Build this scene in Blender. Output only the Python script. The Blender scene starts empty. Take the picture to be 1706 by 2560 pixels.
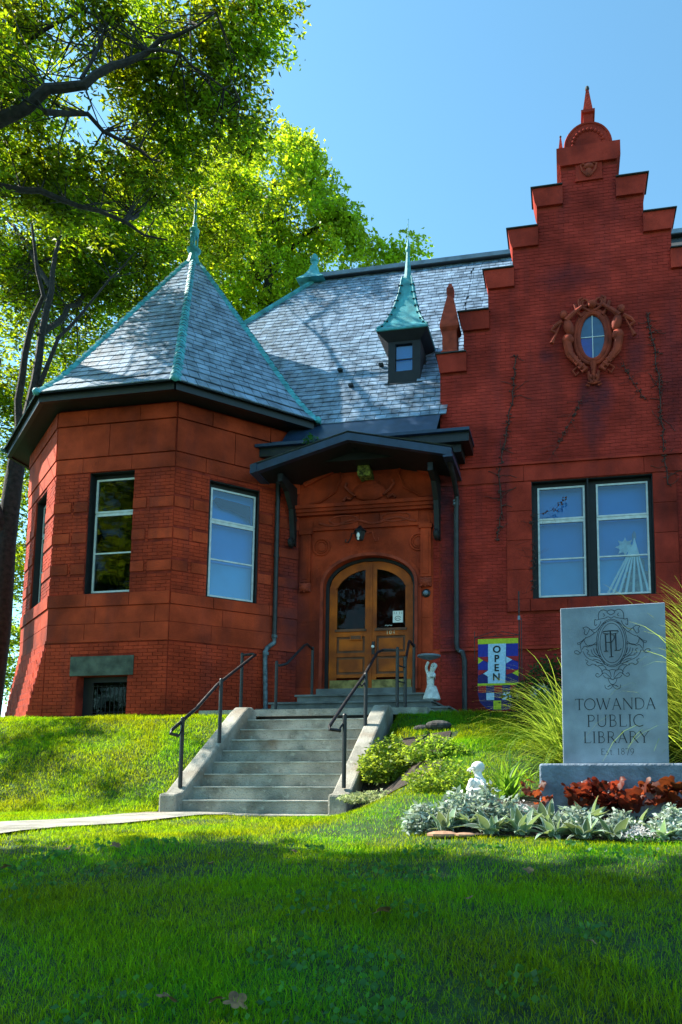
import bpy, math, random
import numpy as np
from mathutils import Vector, Matrix, noise
random.seed(7); rng = np.random.default_rng(7)
S = bpy.context.scene
COL = S.collection
# ---------------------------------------------------------------- camera
cam_d = bpy.data.cameras.new('camera'); cam = bpy.data.objects.new('camera', cam_d); COL.objects.link(cam)
CAM = Vector((0.0, 0.0, 1.6))
cam.location = CAM
cam.rotation_euler = (math.radians(90 + 6.29), 0, math.radians(10))
cam_d.sensor_fit = 'VERTICAL'; cam_d.sensor_height = 36.0; cam_d.sensor_width = 24.0
cam_d.lens = 36.0 * 1826 / 2560
cam_d.shift_x = -(1100 - 853) / 2560; cam_d.shift_y = (1735 - 1280) / 2560
cam_d.clip_start = 0.05; cam_d.clip_end = 2000
S.camera = cam
# ---------------------------------------------------------------- daylight
SUN = Vector((-0.72, 0.045, 0.69)).normalized()        # direction towards the sun
el = math.asin(SUN.z)
w = bpy.data.worlds.new('World'); S.world = w; w.use_nodes = True
nt = w.node_tree; nt.nodes.clear()
sky = nt.nodes.new('ShaderNodeTexSky'); sky.sky_type = 'NISHITA'; sky.sun_disc = False
sky.sun_elevation = el; sky.sun_rotation = math.atan2(SUN.x, SUN.y)
sky.air_density = 1.0; sky.dust_density = 0.35; sky.ozone_density = 2.6; sky.altitude = 200
bg = nt.nodes.new('ShaderNodeBackground'); bg.inputs['Strength'].default_value = 0.10
wo = nt.nodes.new('ShaderNodeOutputWorld')
tint = nt.nodes.new('ShaderNodeMix'); tint.data_type = 'RGBA'; tint.blend_type = 'MULTIPLY'; tint.inputs[0].default_value = 1.0; tint.inputs[7].default_value = (0.93, 1.33, 1.20, 1)
nt.links.new(sky.outputs[0], tint.inputs[6]); nt.links.new(tint.outputs[2], bg.inputs[0]); nt.links.new(bg.outputs[0], wo.inputs[0])
sd = bpy.data.lights.new('sun', 'SUN'); sd.energy = 5.0; sd.angle = math.radians(0.53); sd.color = (1.0, 0.93, 0.80)
sun = bpy.data.objects.new('sun', sd); COL.objects.link(sun)
sun.rotation_euler = (-SUN).to_track_quat('-Z', 'Y').to_euler(); sun.location = (-30, 8, 30)
S.view_settings.view_transform = 'Standard'; S.view_settings.look = 'None'
S.view_settings.exposure = 1.47; S.view_settings.gamma = 1.0; S.view_settings.use_curve_mapping = False
S.cycles.max_bounces = 6; S.cycles.transparent_max_bounces = 12; S.cycles.diffuse_bounces = 3
S.cycles.sample_clamp_indirect = 8.0
S.cycles.use_denoising = True
# ---------------------------------------------------------------- materials
def mat(name, col, rough=0.8, var=0.15, scale=6.0, bump=0.0, bscale=None, metal=0.0, col2=None, isl=0.0, streak=0.0, spec=0.5, detail=6, extra=None):
    m = bpy.data.materials.new(name); m.use_nodes = True
    t = m.node_tree; N = t.nodes; L = t.links
    b = N['Principled BSDF']; b.inputs['Roughness'].default_value = rough; b.inputs['Metallic'].default_value = metal
    b.inputs['Specular IOR Level'].default_value = spec
    g = N.new('ShaderNodeNewGeometry')
    n = N.new('ShaderNodeTexNoise'); n.inputs['Scale'].default_value = scale; n.inputs['Detail'].default_value = detail
    L.new(g.outputs['Position'], n.inputs['Vector'])
    mx = N.new('ShaderNodeMix'); mx.data_type = 'RGBA'
    c2 = col2 if col2 else tuple(c * (1 - 2.2 * var) for c in col)
    c1 = col if col2 else tuple(min(1, c * (1 + var)) for c in col)
    mx.inputs[6].default_value = (*c1, 1); mx.inputs[7].default_value = (*c2, 1)
    mr = N.new('ShaderNodeMapRange'); mr.inputs[1].default_value = 0.35; mr.inputs[2].default_value = 0.68
    L.new(n.outputs['Fac'], mr.inputs[0]); L.new(mr.outputs[0], mx.inputs[0])
    out = mx.outputs[2]
    if isl > 0:
        oi = N.new('ShaderNodeObjectInfo'); ad = N.new('ShaderNodeMath'); ad.operation = 'ADD'
        fr = N.new('ShaderNodeMath'); fr.operation = 'FRACT'
        L.new(g.outputs['Random Per Island'], ad.inputs[0]); L.new(oi.outputs['Random'], ad.inputs[1]); L.new(ad.outputs[0], fr.inputs[0])
        m2 = N.new('ShaderNodeMapRange'); m2.inputs[3].default_value = 1 - isl; m2.inputs[4].default_value = 1 + isl
        L.new(fr.outputs[0], m2.inputs[0])
        hs = N.new('ShaderNodeHueSaturation'); L.new(m2.outputs[0], hs.inputs['Value']); L.new(out, hs.inputs['Color'])
        out = hs.outputs[0]
    if streak > 0:
        mp = N.new('ShaderNodeMapping'); mp.inputs['Scale'].default_value = (2.2, 2.2, 0.28)
        L.new(g.outputs['Position'], mp.inputs['Vector'])
        n3 = N.new('ShaderNodeTexNoise'); n3.inputs['Scale'].default_value = 1.3; n3.inputs['Detail'].default_value = 5
        L.new(mp.outputs[0], n3.inputs['Vector'])
        m3 = N.new('ShaderNodeMapRange'); m3.inputs[1].default_value = 0.5; m3.inputs[2].default_value = 0.72; m3.inputs[4].default_value = streak
        L.new(n3.outputs['Fac'], m3.inputs[0])
        mm = N.new('ShaderNodeMix'); mm.data_type = 'RGBA'; mm.inputs[7].default_value = (0.045, 0.022, 0.028, 1)
        L.new(m3.outputs[0], mm.inputs[0]); L.new(out, mm.inputs[6]); out = mm.outputs[2]
    if extra: out = extra(t, g, out)
    L.new(out, b.inputs['Base Color'])
    if bump > 0:
        nb = N.new('ShaderNodeTexNoise'); nb.inputs['Scale'].default_value = bscale or scale * 6; nb.inputs['Detail'].default_value = 5
        L.new(g.outputs['Position'], nb.inputs['Vector'])
        bp = N.new('ShaderNodeBump'); bp.inputs['Strength'].default_value = min(1, bump); bp.inputs['Distance'].default_value = 0.02
        L.new(nb.outputs['Fac'], bp.inputs['Height']); L.new(bp.outputs[0], b.inputs['Normal'])
    return m

def blot(cx, cz, rx, rz, k, col=(0.03, 0.02, 0.035)):
    return (cx, cz, rx, rz, k, col)
STAINS = [blot(0.66, 9.0, .42, .55, .75), blot(0.62, 8.55, .3, .7, .5), blot(-0.3, 9.95, .16, .22, .5), blot(1.45, 9.9, .22, .6, .45),
          blot(0.1, 11.6, .7, .35, .4), blot(-2.2, 6.3, .28, 1.9, .7), blot(-2.2, 4.6, .35, 1.4, .6), blot(-1.2, 7.4, .22, 1.3, .35),
          blot(2.1, 9.2, .3, 2.0, .4), blot(-2.35, 7.2, .35, .7, .8), blot(-5.5, 4.6, .35, 2.2, .5), blot(-0.9, 3.3, 1.8, .7, .35)]
def stained(t, g, out):                                # soot and vine traces that stay on the masonry
    N, L = t.nodes, t.links
    sx = N.new('ShaderNodeSeparateXYZ'); L.new(g.outputs['Position'], sx.inputs[0])
    nz = N.new('ShaderNodeTexNoise'); nz.inputs['Scale'].default_value = 4.0; nz.inputs['Detail'].default_value = 6
    L.new(g.outputs['Position'], nz.inputs['Vector'])
    def M(op, a, b=None):
        q = N.new('ShaderNodeMath'); q.operation = op
        for i, v in enumerate((a, b)):
            if v is None: continue
            if isinstance(v, (int, float)): q.inputs[i].default_value = v
            else: L.new(v, q.inputs[i])
        return q.outputs[0]
    acc = None
    for cx, cz, rx, rz, k, c in STAINS:
        dx = M('DIVIDE', M('SUBTRACT', sx.outputs[0], cx), rx); dz = M('DIVIDE', M('SUBTRACT', sx.outputs[2], cz), rz)
        d = M('ADD', M('MULTIPLY', dx, dx), M('MULTIPLY', dz, dz))
        v = M('MULTIPLY', M('MAXIMUM', M('SUBTRACT', 1.0, d), 0.0), k)
        acc = v if acc is None else M('MAXIMUM', acc, v)
    f = M('MINIMUM', M('MULTIPLY', acc, M('MULTIPLY', nz.outputs['Fac'], 1.9)), 0.85)
    mm = N.new('ShaderNodeMix'); mm.data_type = 'RGBA'; mm.inputs[7].default_value = (0.035, 0.02, 0.035, 1)
    L.new(f, mm.inputs[0]); L.new(out, mm.inputs[6])
    n2 = N.new('ShaderNodeTexNoise'); n2.inputs['Scale'].default_value = 9.0; n2.inputs['Detail'].default_value = 9; n2.inputs['Roughness'].default_value = .7   # flaked paint
    L.new(g.outputs['Position'], n2.inputs['Vector'])
    r2 = N.new('ShaderNodeMapRange'); r2.inputs[1].default_value = .70; r2.inputs[2].default_value = .74; r2.inputs[4].default_value = .55; L.new(n2.outputs['Fac'], r2.inputs[0])
    m3 = N.new('ShaderNodeMix'); m3.data_type = 'RGBA'; m3.inputs[7].default_value = (0.42, 0.22, 0.15, 1); L.new(r2.outputs[0], m3.inputs[0]); L.new(mm.outputs[2], m3.inputs[6])
    n4 = N.new('ShaderNodeTexNoise'); n4.inputs['Scale'].default_value = .7; n4.inputs['Detail'].default_value = 7; n4.inputs['Roughness'].default_value = .65    # broad uneven weathering
    L.new(g.outputs['Position'], n4.inputs['Vector'])
    r4 = N.new('ShaderNodeMapRange'); r4.inputs[1].default_value = .3; r4.inputs[2].default_value = .7; r4.inputs[3].default_value = .55; r4.inputs[4].default_value = 1.25; L.new(n4.outputs['Fac'], r4.inputs[0])
    h4 = N.new('ShaderNodeHueSaturation'); L.new(r4.outputs[0], h4.inputs['Value']); L.new(m3.outputs[2], h4.inputs['Color']); return h4.outputs[0]

RED = (0.45, 0.047, 0.017); MAROON = (0.42, 0.038, 0.026)
M_ = {}
M_['brick'] = mat('painted_brick', RED, .82, .12, 2.0, .35, 60, isl=.13, streak=.3, extra=stained, spec=.15)
M_['brickg'] = mat('painted_gable_brick', MAROON, .85, .14, 1.5, .35, 60, isl=.12, streak=.35, extra=stained, spec=.12)
M_['stoneg'] = mat('painted_gable_stone', (0.42, 0.042, 0.025), .85, .18, 1.6, .45, 24, isl=.10, streak=.35, extra=stained, spec=.12)
M_['mortar'] = mat('painted_mortar', (0.31, 0.032, 0.016), .9, .2, 5.0, .3, 60, streak=.25, extra=stained, spec=.2)
M_['stone'] = mat('painted_sandstone', (0.46, 0.054, 0.018), .8, .2, 1.6, .45, 24, isl=.16, streak=.35, extra=stained, spec=.15)
M_['terra'] = mat('painted_terracotta', (0.34, 0.046, 0.020), .8, .2, 5.0, .3, 40, streak=.3, spec=.3)
M_['greenstone'] = mat('grey_green_stone', (0.085, 0.10, 0.075), .85, .25, 5, .3, 40)
M_['slate'] = mat('roof_slate', (0.19, 0.275, 0.385), .40, .28, 4.0, .25, 50, isl=.22, spec=.6)
M_['slateflash'] = mat('under_slate', (0.035, 0.04, 0.045), .8, .1, 5)
M_['copper'] = mat('green_copper', (0.07, 0.37, 0.42), .6, .2, 5.0, .15, 40, isl=.06)
M_['lead'] = mat('ridge_metal', (0.18, 0.24, 0.32), .45, .12, 4.0, .1, 30)
M_['dark'] = mat('dark_painted_wood', (0.008, 0.009, 0.011), .6, .2, 6.0, .15, 40)
M_['fascia'] = mat('black_metal_fascia', (0.018, 0.04, 0.085), .38, .15, 5.0, .05, 30)
M_['gutter'] = mat('dark_gutter', (0.007, 0.009, 0.010), .45, .2, 5.0)
M_['rail'] = mat('black_iron', (0.012, 0.011, 0.014), .42, .2, 30.0, .2, 200)
M_['pipe'] = mat('grey_pipe', (0.02, 0.022, 0.026), .5, .25, 8.0)
M_['pipeblue'] = mat('weathered_pipe', (0.10, 0.15, 0.18), .5, .3, 14.0)
M_['frame'] = mat('aluminium_frame', (0.62, 0.66, 0.66), .35, .08, 10.0, spec=.6)
M_['wood'] = mat('varnished_door_wood', (0.58, 0.12, 0.006), .5, .25, 2.5, .1, 30, col2=(0.24, 0.045, 0.006), spec=.25)
M_['wooddark'] = mat('worn_wood', (0.15, 0.045, 0.014), .5, .25, 5.0)
M_['brass'] = mat('brass_kick_plate', (0.28, 0.22, 0.08), .4, .3, 7.0, metal=.6)
def grimy(t, g, out):                                  # lichen, drips and worn edges on the concrete
    N, L = t.nodes, t.links
    for sc, lo, hi, k, c in ((3.2, .52, .70, .6, (0.10, 0.10, 0.075)), (11.0, .60, .70, .5, (0.5, 0.5, 0.42)), (1.3, .55, .66, .35, (0.30, 0.17, 0.08)), (40.0, .60, .68, .5, (0.07, 0.07, 0.06))):
        n = N.new('ShaderNodeTexNoise'); n.inputs['Scale'].default_value = sc; n.inputs['Detail'].default_value = 8; L.new(g.outputs['Position'], n.inputs['Vector'])
        r = N.new('ShaderNodeMapRange'); r.inputs[1].default_value = lo; r.inputs[2].default_value = hi; r.inputs[4].default_value = k; L.new(n.outputs['Fac'], r.inputs[0])
        m = N.new('ShaderNodeMix'); m.data_type = 'RGBA'; m.inputs[7].default_value = (*c, 1); L.new(r.outputs[0], m.inputs[0]); L.new(out, m.inputs[6]); out = m.outputs[2]
    return out
M_['conc'] = mat('weathered_concrete', (0.34, 0.33, 0.285), .88, .18, 2.6, .6, 60, detail=9, extra=grimy)
M_['nosing'] = mat('lit_worn_step_edge', (0.55, 0.55, 0.50), .8, .25, 4.0, .3, 60)  # bright lit lines of the tread edges painted in, over worn concrete
M_['bluestone'] = mat('bluestone', (0.16, 0.17, 0.165), .8, .22, 3.0, .35, 50)
M_['white'] = mat('white_statue_paint', (0.66, 0.68, 0.66), .7, .14, 14.0, .2, 60)
M_['signstone'] = mat('grey_granite', (0.265, 0.315, 0.385), .7, .16, 3.0, .2, 160, detail=10)
M_['signbase'] = mat('rough_granite', (0.16, 0.21, 0.28), .85, .22, 5.0, .8, 30)
M_['engrave'] = mat('engraved_groove', (0.018, 0.022, 0.03), .85, .15, 20)
M_['soil'] = mat('dark_mulch', (0.035, 0.024, 0.018), .95, .4, 18.0, 1.0, 30)
M_['ground'] = mat('lawn_soil', (0.018, 0.06, 0.008), .95, .35, 8.0, 1.0, 40)
M_['bark'] = mat('tree_bark', (0.022, 0.017, 0.014), .9, .35, 9.0, 1.0, 20)
M_['vine'] = mat('dead_vine', (0.085, 0.035, 0.028), .9, .3, 20)
M_['rock'] = mat('dark_rock', (0.06, 0.06, 0.06), .9, .35, 9.0, .8, 20)
M_['fallen'] = mat('fallen_leaf', (0.22, 0.12, 0.05), .8, .3, 25)
M_['bulb'] = mat('white_lamp_glass', (0.85, 0.85, 0.8), .2, .02, 5)
M_['blind'] = mat('sky_tinted_blind', (0.01, 0.27, 0.72), .8, .06, 1.5)  # white blinds, with the blue of the reflected sky put into their colour
M_['blindlow'] = mat('lower_sky_tinted_blind', (0.06, 0.42, 0.80), .8, .08, 1.2)  # paler version of the painted sky reflection
M_['room'] = mat('dark_room', (0.012, 0.013, 0.014), .9, .2, 2)
M_['asphalt'] = mat('asphalt', (0.05, 0.05, 0.052), .9, .2, 8)
for k, c in dict(fblue=(0.012, 0.022, 0.30), fnavy=(0.012, 0.012, 0.13), fred=(0.32, 0.008, 0.02), fyel=(0.42, 0.52, 0.02), fpale=(0.36, 0.58, 0.80), fblack=(0.01, 0.01, 0.012)).items():
    M_[k] = mat('flag_' + k[1:], c, .8, .08, 30)

def leafmat(name, col, tcol, isl=.3, rough=.5, tr=.5, spec=.35, hue=.012):
    m = bpy.data.materials.new(name); m.use_nodes = True
    t = m.node_tree; N = t.nodes; L = t.links
    b = N['Principled BSDF']; b.inputs['Roughness'].default_value = rough; b.inputs['Specular IOR Level'].default_value = spec
    g = N.new('ShaderNodeNewGeometry'); oi = N.new('ShaderNodeObjectInfo')
    ad = N.new('ShaderNodeMath'); ad.operation = 'ADD'; fr = N.new('ShaderNodeMath'); fr.operation = 'FRACT'
    L.new(g.outputs['Random Per Island'], ad.inputs[0]); L.new(oi.outputs['Random'], ad.inputs[1]); L.new(ad.outputs[0], fr.inputs[0])
    n = N.new('ShaderNodeTexNoise'); n.inputs['Scale'].default_value = .9; n.inputs['Detail'].default_value = 4; L.new(g.outputs['Position'], n.inputs['Vector'])
    a2 = N.new('ShaderNodeMath'); a2.operation = 'MULTIPLY_ADD'; a2.inputs[1].default_value = 1.0; L.new(n.outputs['Fac'], a2.inputs[0])
    sb = N.new('ShaderNodeMath'); sb.operation = 'SUBTRACT'; sb.inputs[1].default_value = .5; L.new(fr.outputs[0], sb.inputs[0]); L.new(sb.outputs[0], a2.inputs[2])
    mr = N.new('ShaderNodeMapRange'); mr.inputs[3].default_value = 1 - isl; mr.inputs[4].default_value = 1 + isl; L.new(a2.outputs[0], mr.inputs[0])
    hv = N.new('ShaderNodeMapRange'); hv.inputs[1].default_value = .35; hv.inputs[2].default_value = .65; hv.inputs[3].default_value = .5 - hue; hv.inputs[4].default_value = .5 + hue; L.new(n.outputs['Fac'], hv.inputs[0])
    outs = []
    for c in (col, tcol):
        hs = N.new('ShaderNodeHueSaturation'); hs.inputs['Color'].default_value = (*c, 1); L.new(mr.outputs[0], hs.inputs['Value']); L.new(hv.outputs[0], hs.inputs['Hue'])
        outs.append(hs.outputs[0])
    L.new(outs[0], b.inputs['Base Color'])
    tl = N.new('ShaderNodeBsdfTranslucent'); L.new(outs[1], tl.inputs['Color'])
    mx = N.new('ShaderNodeMixShader'); mx.inputs[0].default_value = tr
    L.new(b.outputs[0], mx.inputs[1]); L.new(tl.outputs[0], mx.inputs[2]); L.new(mx.outputs[0], N['Material Output'].inputs['Surface'])
    return m
M_['leafA'] = leafmat('tree_leaf', (0.026, 0.066, 0.005), (0.44, 0.58, 0.008), .8, spec=.2, hue=.02)
M_['leafB'] = leafmat('maple_leaf', (0.08, 0.16, 0.010), (0.62, 0.78, 0.02), .45, tr=.6)
M_['grass'] = leafmat('grass_blade', (0.030, 0.165, 0.009), (0.50, 0.70, 0.004), .5, .6, .45, .06, hue=.03)
M_['grassdry'] = leafmat('dry_grass_blade', (0.18, 0.17, 0.06), (0.3, 0.28, 0.08), .4)
M_['weed'] = leafmat('clover_leaf', (0.03, 0.13, 0.03), (0.12, 0.32, 0.03), .3)
M_['orn'] = leafmat('fountain_grass_blade', (0.13, 0.22, 0.03), (0.48, 0.58, 0.06), .6)
M_['lily'] = leafmat('lily_blade', (0.06, 0.17, 0.02), (0.26, 0.46, 0.03), .3)
M_['lamb'] = leafmat('silver_leaf', (0.20, 0.31, 0.22), (0.30, 0.42, 0.12), .55, .85, .3, .1)
M_['dusty'] = leafmat('silver_white_leaf', (0.42, 0.50, 0.46), (0.35, 0.45, 0.25), .45, .8, .35, .1)
M_['lambedge'] = leafmat('silver_leaf_edge', (0.75, 0.80, 0.75), (0.6, 0.7, 0.5), .1, .9, .3, .1)
M_['heuch'] = leafmat('red_leaf', (0.11, 0.022, 0.014), (0.26, 0.05, 0.015), .6)
M_['shrub'] = leafmat('shrub_leaf', (0.11, 0.20, 0.025), (0.40, 0.56, 0.04), .35)
M_['varieg'] = leafmat('variegated_leaf', (0.34, 0.40, 0.22), (0.4, 0.5, 0.2), .35)
M_['petal'] = leafmat('white_petal', (0.75, 0.75, 0.78), (0.7, 0.7, 0.7), .08)
M_['pink'] = leafmat('pink_petal', (0.45, 0.2, 0.38), (0.5, 0.25, 0.4), .1)
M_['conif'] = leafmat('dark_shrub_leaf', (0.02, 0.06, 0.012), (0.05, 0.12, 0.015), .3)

def glassmat(name, tint, refl=.22, dark=0.0):
    m = bpy.data.materials.new(name); m.use_nodes = True
    t = m.node_tree; N = t.nodes; L = t.links; N.remove(N['Principled BSDF'])
    tr = N.new('ShaderNodeBsdfTransparent'); tr.inputs[0].default_value = (*tint, 1)
    gl = N.new('ShaderNodeBsdfGlossy'); gl.inputs['Roughness'].default_value = .02
    n = N.new('ShaderNodeTexNoise'); n.inputs['Scale'].default_value = 1.1; bp = N.new('ShaderNodeBump'); bp.inputs['Strength'].default_value = .12; bp.inputs['Distance'].default_value = .05
    L.new(n.outputs['Fac'], bp.inputs['Height']); L.new(bp.outputs[0], gl.inputs['Normal'])
    fr = N.new('ShaderNodeFresnel'); fr.inputs[0].default_value = 1.5
    ad = N.new('ShaderNodeMath'); ad.operation = 'MULTIPLY_ADD'; ad.use_clamp = True; ad.inputs[1].default_value = .6 if refl else .3; ad.inputs[2].default_value = refl; L.new(fr.outputs[0], ad.inputs[0])
    mx = N.new('ShaderNodeMixShader'); L.new(ad.outputs[0], mx.inputs[0]); L.new(tr.outputs[0], mx.inputs[1]); L.new(gl.outputs[0], mx.inputs[2])
    L.new(mx.outputs[0], N['Material Output'].inputs['Surface']); return m
M_['glass'] = glassmat('window_glass', (0.8, 0.9, 0.95), .05)
M_['glassdark'] = glassmat('dark_window_glass', (0.5, 0.55, 0.55), .0)

# ---------------------------------------------------------------- mesh helpers
class MB:
    def __init__(s): s.v = []; s.f = []; s.m = []; s.mats = []
    def mi(s, m):
        if m not in s.mats: s.mats.append(m)
        return s.mats.index(m)
    def add(s, vs, fs, m=None, T=None):
        o = len(s.v)
        if T is not None: vs = [T @ Vector(v) for v in vs]
        s.v += [tuple(v) for v in vs]; k = s.mi(m) if m else 0
        for f in fs: s.f.append(tuple(i + o for i in f)); s.m.append(k)
        return s
    def box(s, a, b, m=None, T=None):
        (x0, y0, z0), (x1, y1, z1) = a, b
        vs = [(x0,y0,z0),(x1,y0,z0),(x1,y1,z0),(x0,y1,z0),(x0,y0,z1),(x1,y0,z1),(x1,y1,z1),(x0,y1,z1)]
        return s.add(vs, [(0,3,2,1),(4,5,6,7),(0,1,5,4),(1,2,6,5),(2,3,7,6),(3,0,4,7)], m, T)
    def prism(s, poly, y0, y1, m=None, T=None):       # polygon in (x, z), extruded along y
        n = len(poly)
        vs = [(x, y0, z) for x, z in poly] + [(x, y1, z) for x, z in poly]
        fs = [tuple(range(n)), tuple(range(2*n-1, n-1, -1))] + [(i, i+n, (i+1) % n + n, (i+1) % n) for i in range(n)]
        return s.add(vs, fs, m, T)
    def tube(s, pts, r, n=8, m=None, cap=True, T=None):
        pts = [Vector(p) for p in pts]; k = len(pts); rs = r if isinstance(r, (list, tuple)) else [r] * k
        vs = []; fs = []; ref = None
        for i, p in enumerate(pts):
            d = (pts[min(i+1, k-1)] - pts[max(i-1, 0)])
            d = d.normalized() if d.length > 1e-9 else Vector((0, 0, 1))
            if ref is None: ref = Vector((0, 0, 1)) if abs(d.z) < .9 else Vector((0, 1, 0))
            u = d.cross(ref); u = u.normalized() if u.length > 1e-6 else Vector((1, 0, 0)); v = u.cross(d); ref = v
            for j in range(n):
                a = 2 * math.pi * j / n
                vs.append(p + (u * math.cos(a) + v * math.sin(a)) * rs[i])
        for i in range(k - 1):
            for j in range(n):
                fs.append((i*n+j, i*n+(j+1) % n, (i+1)*n+(j+1) % n, (i+1)*n+j))
        if cap: fs += [tuple(range(n))[::-1], tuple(range((k-1)*n, k*n))]
        return s.add(vs, fs, m, T)
    def lathe(s, prof, c, n=16, m=None, T=None, sq=False):    # prof: (radius, z)
        vs = []; fs = []; k = len(prof)
        for r, z in prof:
            for j in range(n):
                a = 2 * math.pi * (j + (.5 if sq else 0)) / n
                q = r / math.cos(math.pi / n) if sq else r
                vs.append((c[0] + q * math.cos(a), c[1] + q * math.sin(a), c[2] + z))
        for i in range(k - 1):
            for j in range(n): fs.append((i*n+j, i*n+(j+1) % n, (i+1)*n+(j+1) % n, (i+1)*n+j))
        fs += [tuple(range(n))[::-1], tuple(range((k-1)*n, k*n))]
        return s.add(vs, fs, m, T)
    def ball(s, c, r, n=10, k=7, m=None, sc=(1, 1, 1), rot=None, T=None):
        vs = []; fs = []; R = rot or Matrix.Identity(3); c = Vector(c)
        for i in range(k + 1):
            p = math.pi * i / k
            for j in range(n):
                a = 2 * math.pi * j / n
                vs.append(c + R @ Vector((r*sc[0]*math.sin(p)*math.cos(a), r*sc[1]*math.sin(p)*math.sin(a), r*sc[2]*math.cos(p))))
        for i in range(k):
            for j in range(n): fs.append((i*n+j, (i+1)*n+j, (i+1)*n+(j+1) % n, i*n+(j+1) % n))
        return s.add(vs, fs, m, T)
    def mesh(s, name, m=None, smooth=False):
        me = bpy.data.meshes.new(name); me.from_pydata(s.v, [], s.f)
        ms = s.mats if s.mats else [m]
        for q in ms: me.materials.append(q or m)
        if len(ms) > 1: me.polygons.foreach_set('material_index', s.m)
        if smooth:
            me.polygons.foreach_set('use_smooth', [True] * len(me.polygons))
            try: me.set_sharp_from_angle(angle=math.radians(38))
            except Exception: pass
        me.update(); return me
    def build(s, name, m=None, parent=None, smooth=False, kind=None, label=None, matrix=None):
        return link(name, s.mesh(name, m, smooth), parent, kind, label, matrix)
def link(name, me, parent=None, kind=None, label=None, matrix=None):
    o = bpy.data.objects.new(name, me); COL.objects.link(o)
    if parent is not None: o.parent = parent
    if matrix is not None: o.matrix_local = matrix
    if kind: o['kind'] = kind
    if label: o['label'] = label
    return o
def tag(o, label, cat, group=None):
    o['label'] = label; o['category'] = cat
    if group: o['group'] = group
    return o
def thing(name, label, cat, loc=(0, 0, 0), group=None):
    o = bpy.data.objects.new(name, None); COL.objects.link(o); o.location = loc; o.empty_display_size = .2
    return tag(o, label, cat, group)
def np_mesh(name, V, F, m, parent=None, kind=None, smooth=False):       # V (n,3), F (m,k) one face size
    me = bpy.data.meshes.new(name); V = np.asarray(V, np.float32); F = np.asarray(F, np.int32)
    me.vertices.add(len(V)); me.vertices.foreach_set('co', V.ravel())
    k = F.shape[1]; me.loops.add(F.size); me.loops.foreach_set('vertex_index', F.ravel())
    me.polygons.add(len(F)); me.polygons.foreach_set('loop_start', np.arange(len(F), dtype=np.int32) * k)
    try: me.polygons.foreach_set('loop_total', np.full(len(F), k, dtype=np.int32))
    except Exception: pass
    me.materials.append(m); me.update(calc_edges=True); me.validate()
    return link(name, me, parent, kind)
def frame_mat(o, u, n):                                 # local x = u, local z = up-in-plane, local y = inward (-n)
    u = Vector(u).normalized(); n = Vector(n).normalized(); y = -n; z = u.cross(y)
    M = Matrix((( u.x, y.x, z.x, o[0]), (u.y, y.y, z.y, o[1]), (u.z, y.z, z.z, o[2]), (0, 0, 0, 1)))
    return M
def proj(p):                                            # photo pixels of a world point, for ranking pieces by size
    q = cam_inv @ Vector(p); return q
cam_inv = Matrix.LocRotScale(cam.location, cam.rotation_euler, None).inverted()
PIECES = {}
def piece(kind, M, size, mat_, parent, name, y0=0.0, tap=None):
    PIECES.setdefault(kind, []).append((M, size, mat_, parent, name, y0))
def flush(kind, limit, stuff_name, stuff_parent, front=True):
    L = PIECES.pop(kind, []); cache = {}
    def key(p): return -((p[0].translation - CAM).length) + 0.0
    def area(p):
        c = p[0].translation; d = (c - CAM).length; q = cam_inv @ c
        vis = abs(q.x / -q.z + 247 / 1826) < 853 / 1826 if q.z < 0 else False
        return (1 if vis else 0, p[1][0] * p[1][2] / d ** 2)
    L.sort(key=area, reverse=True)
    for i, (M, size, m, parent, name, y0) in enumerate(L):
        if i < limit:
            k = (round(size[0], 2), round(size[1], 3), round(size[2], 3), m.name, name)
            if k not in cache:
                b = MB(); b.box((-k[0]/2, 0, -k[2]/2), (k[0]/2, k[1], k[2]/2)); cache[k] = b.mesh(name, m)
            link(name, cache[k], parent, None, None, M)
    rest = {}
    for (M, size, m, parent, name, y0) in L[limit:]:
        b = rest.setdefault(m.name, MB())
        b.box((-size[0]/2, 0, -size[2]/2), (size[0]/2, size[1], size[2]/2), m, M)
    for k, b in rest.items(): b.build(stuff_name, None, stuff_parent, kind='stuff')
# ================================================================ ground and setting
def H(X, Y):
    X = np.asarray(X, float); Y = np.asarray(Y, float)
    a = np.interp(Y, [-60, -1.5, 1, 2.6, 4, 5.2, 6.0, 9.3, 9.7, 10.6, 11.7, 12.1, 60, 400], [-.4, 0, .36, .68, .90, 1.03, 1.06, 1.07, 1.22, 1.95, 2.56, 2.64, 2.7, 2.7])
    b = np.interp(Y, [-60, -1.5, 1, 2.6, 4, 5.2, 6.3, 6.7, 7.2, 8.6, 9.6, 10.6, 11.8, 12.2, 60, 400], [-.4, 0, .36, .68, .90, 1.03, 1.07, 1.2, 1.32, 1.62, 2.02, 2.16, 2.5, 2.66, 2.7, 2.7])
    t = np.clip((X + 2.9) / 1.5, 0, 1); t = t * t * (3 - 2 * t)
    z = a * (1 - t) + b * t
    z = z + .018 * np.sin(X * 2.1 + Y) * np.sin(Y * 1.7 - X * .6) * np.clip((Y - 1) / 3, 0, 1)
    return z
xs = np.unique(np.concatenate([np.linspace(-400, -24, 24), np.linspace(-24, -8, 60), np.linspace(-8, 5, 130), np.linspace(5, 24, 40), np.linspace(24, 400, 24)]))
ys = np.unique(np.concatenate([np.linspace(-400, -10, 24), np.linspace(-10, 0, 20), np.linspace(0, 13, 160), np.linspace(13, 40, 40), np.linspace(40, 700, 24)]))
GX, GY = np.meshgrid(xs, ys); GZ = H(GX, GY)
under = (GX > -5.6) & (GX < -2.8) & (GY > 9.2) & (GY < 14)
GZ = np.where(under, np.minimum(GZ, 1.0 + 0 * GZ), GZ)
nx, ny = len(xs), len(ys)
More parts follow.
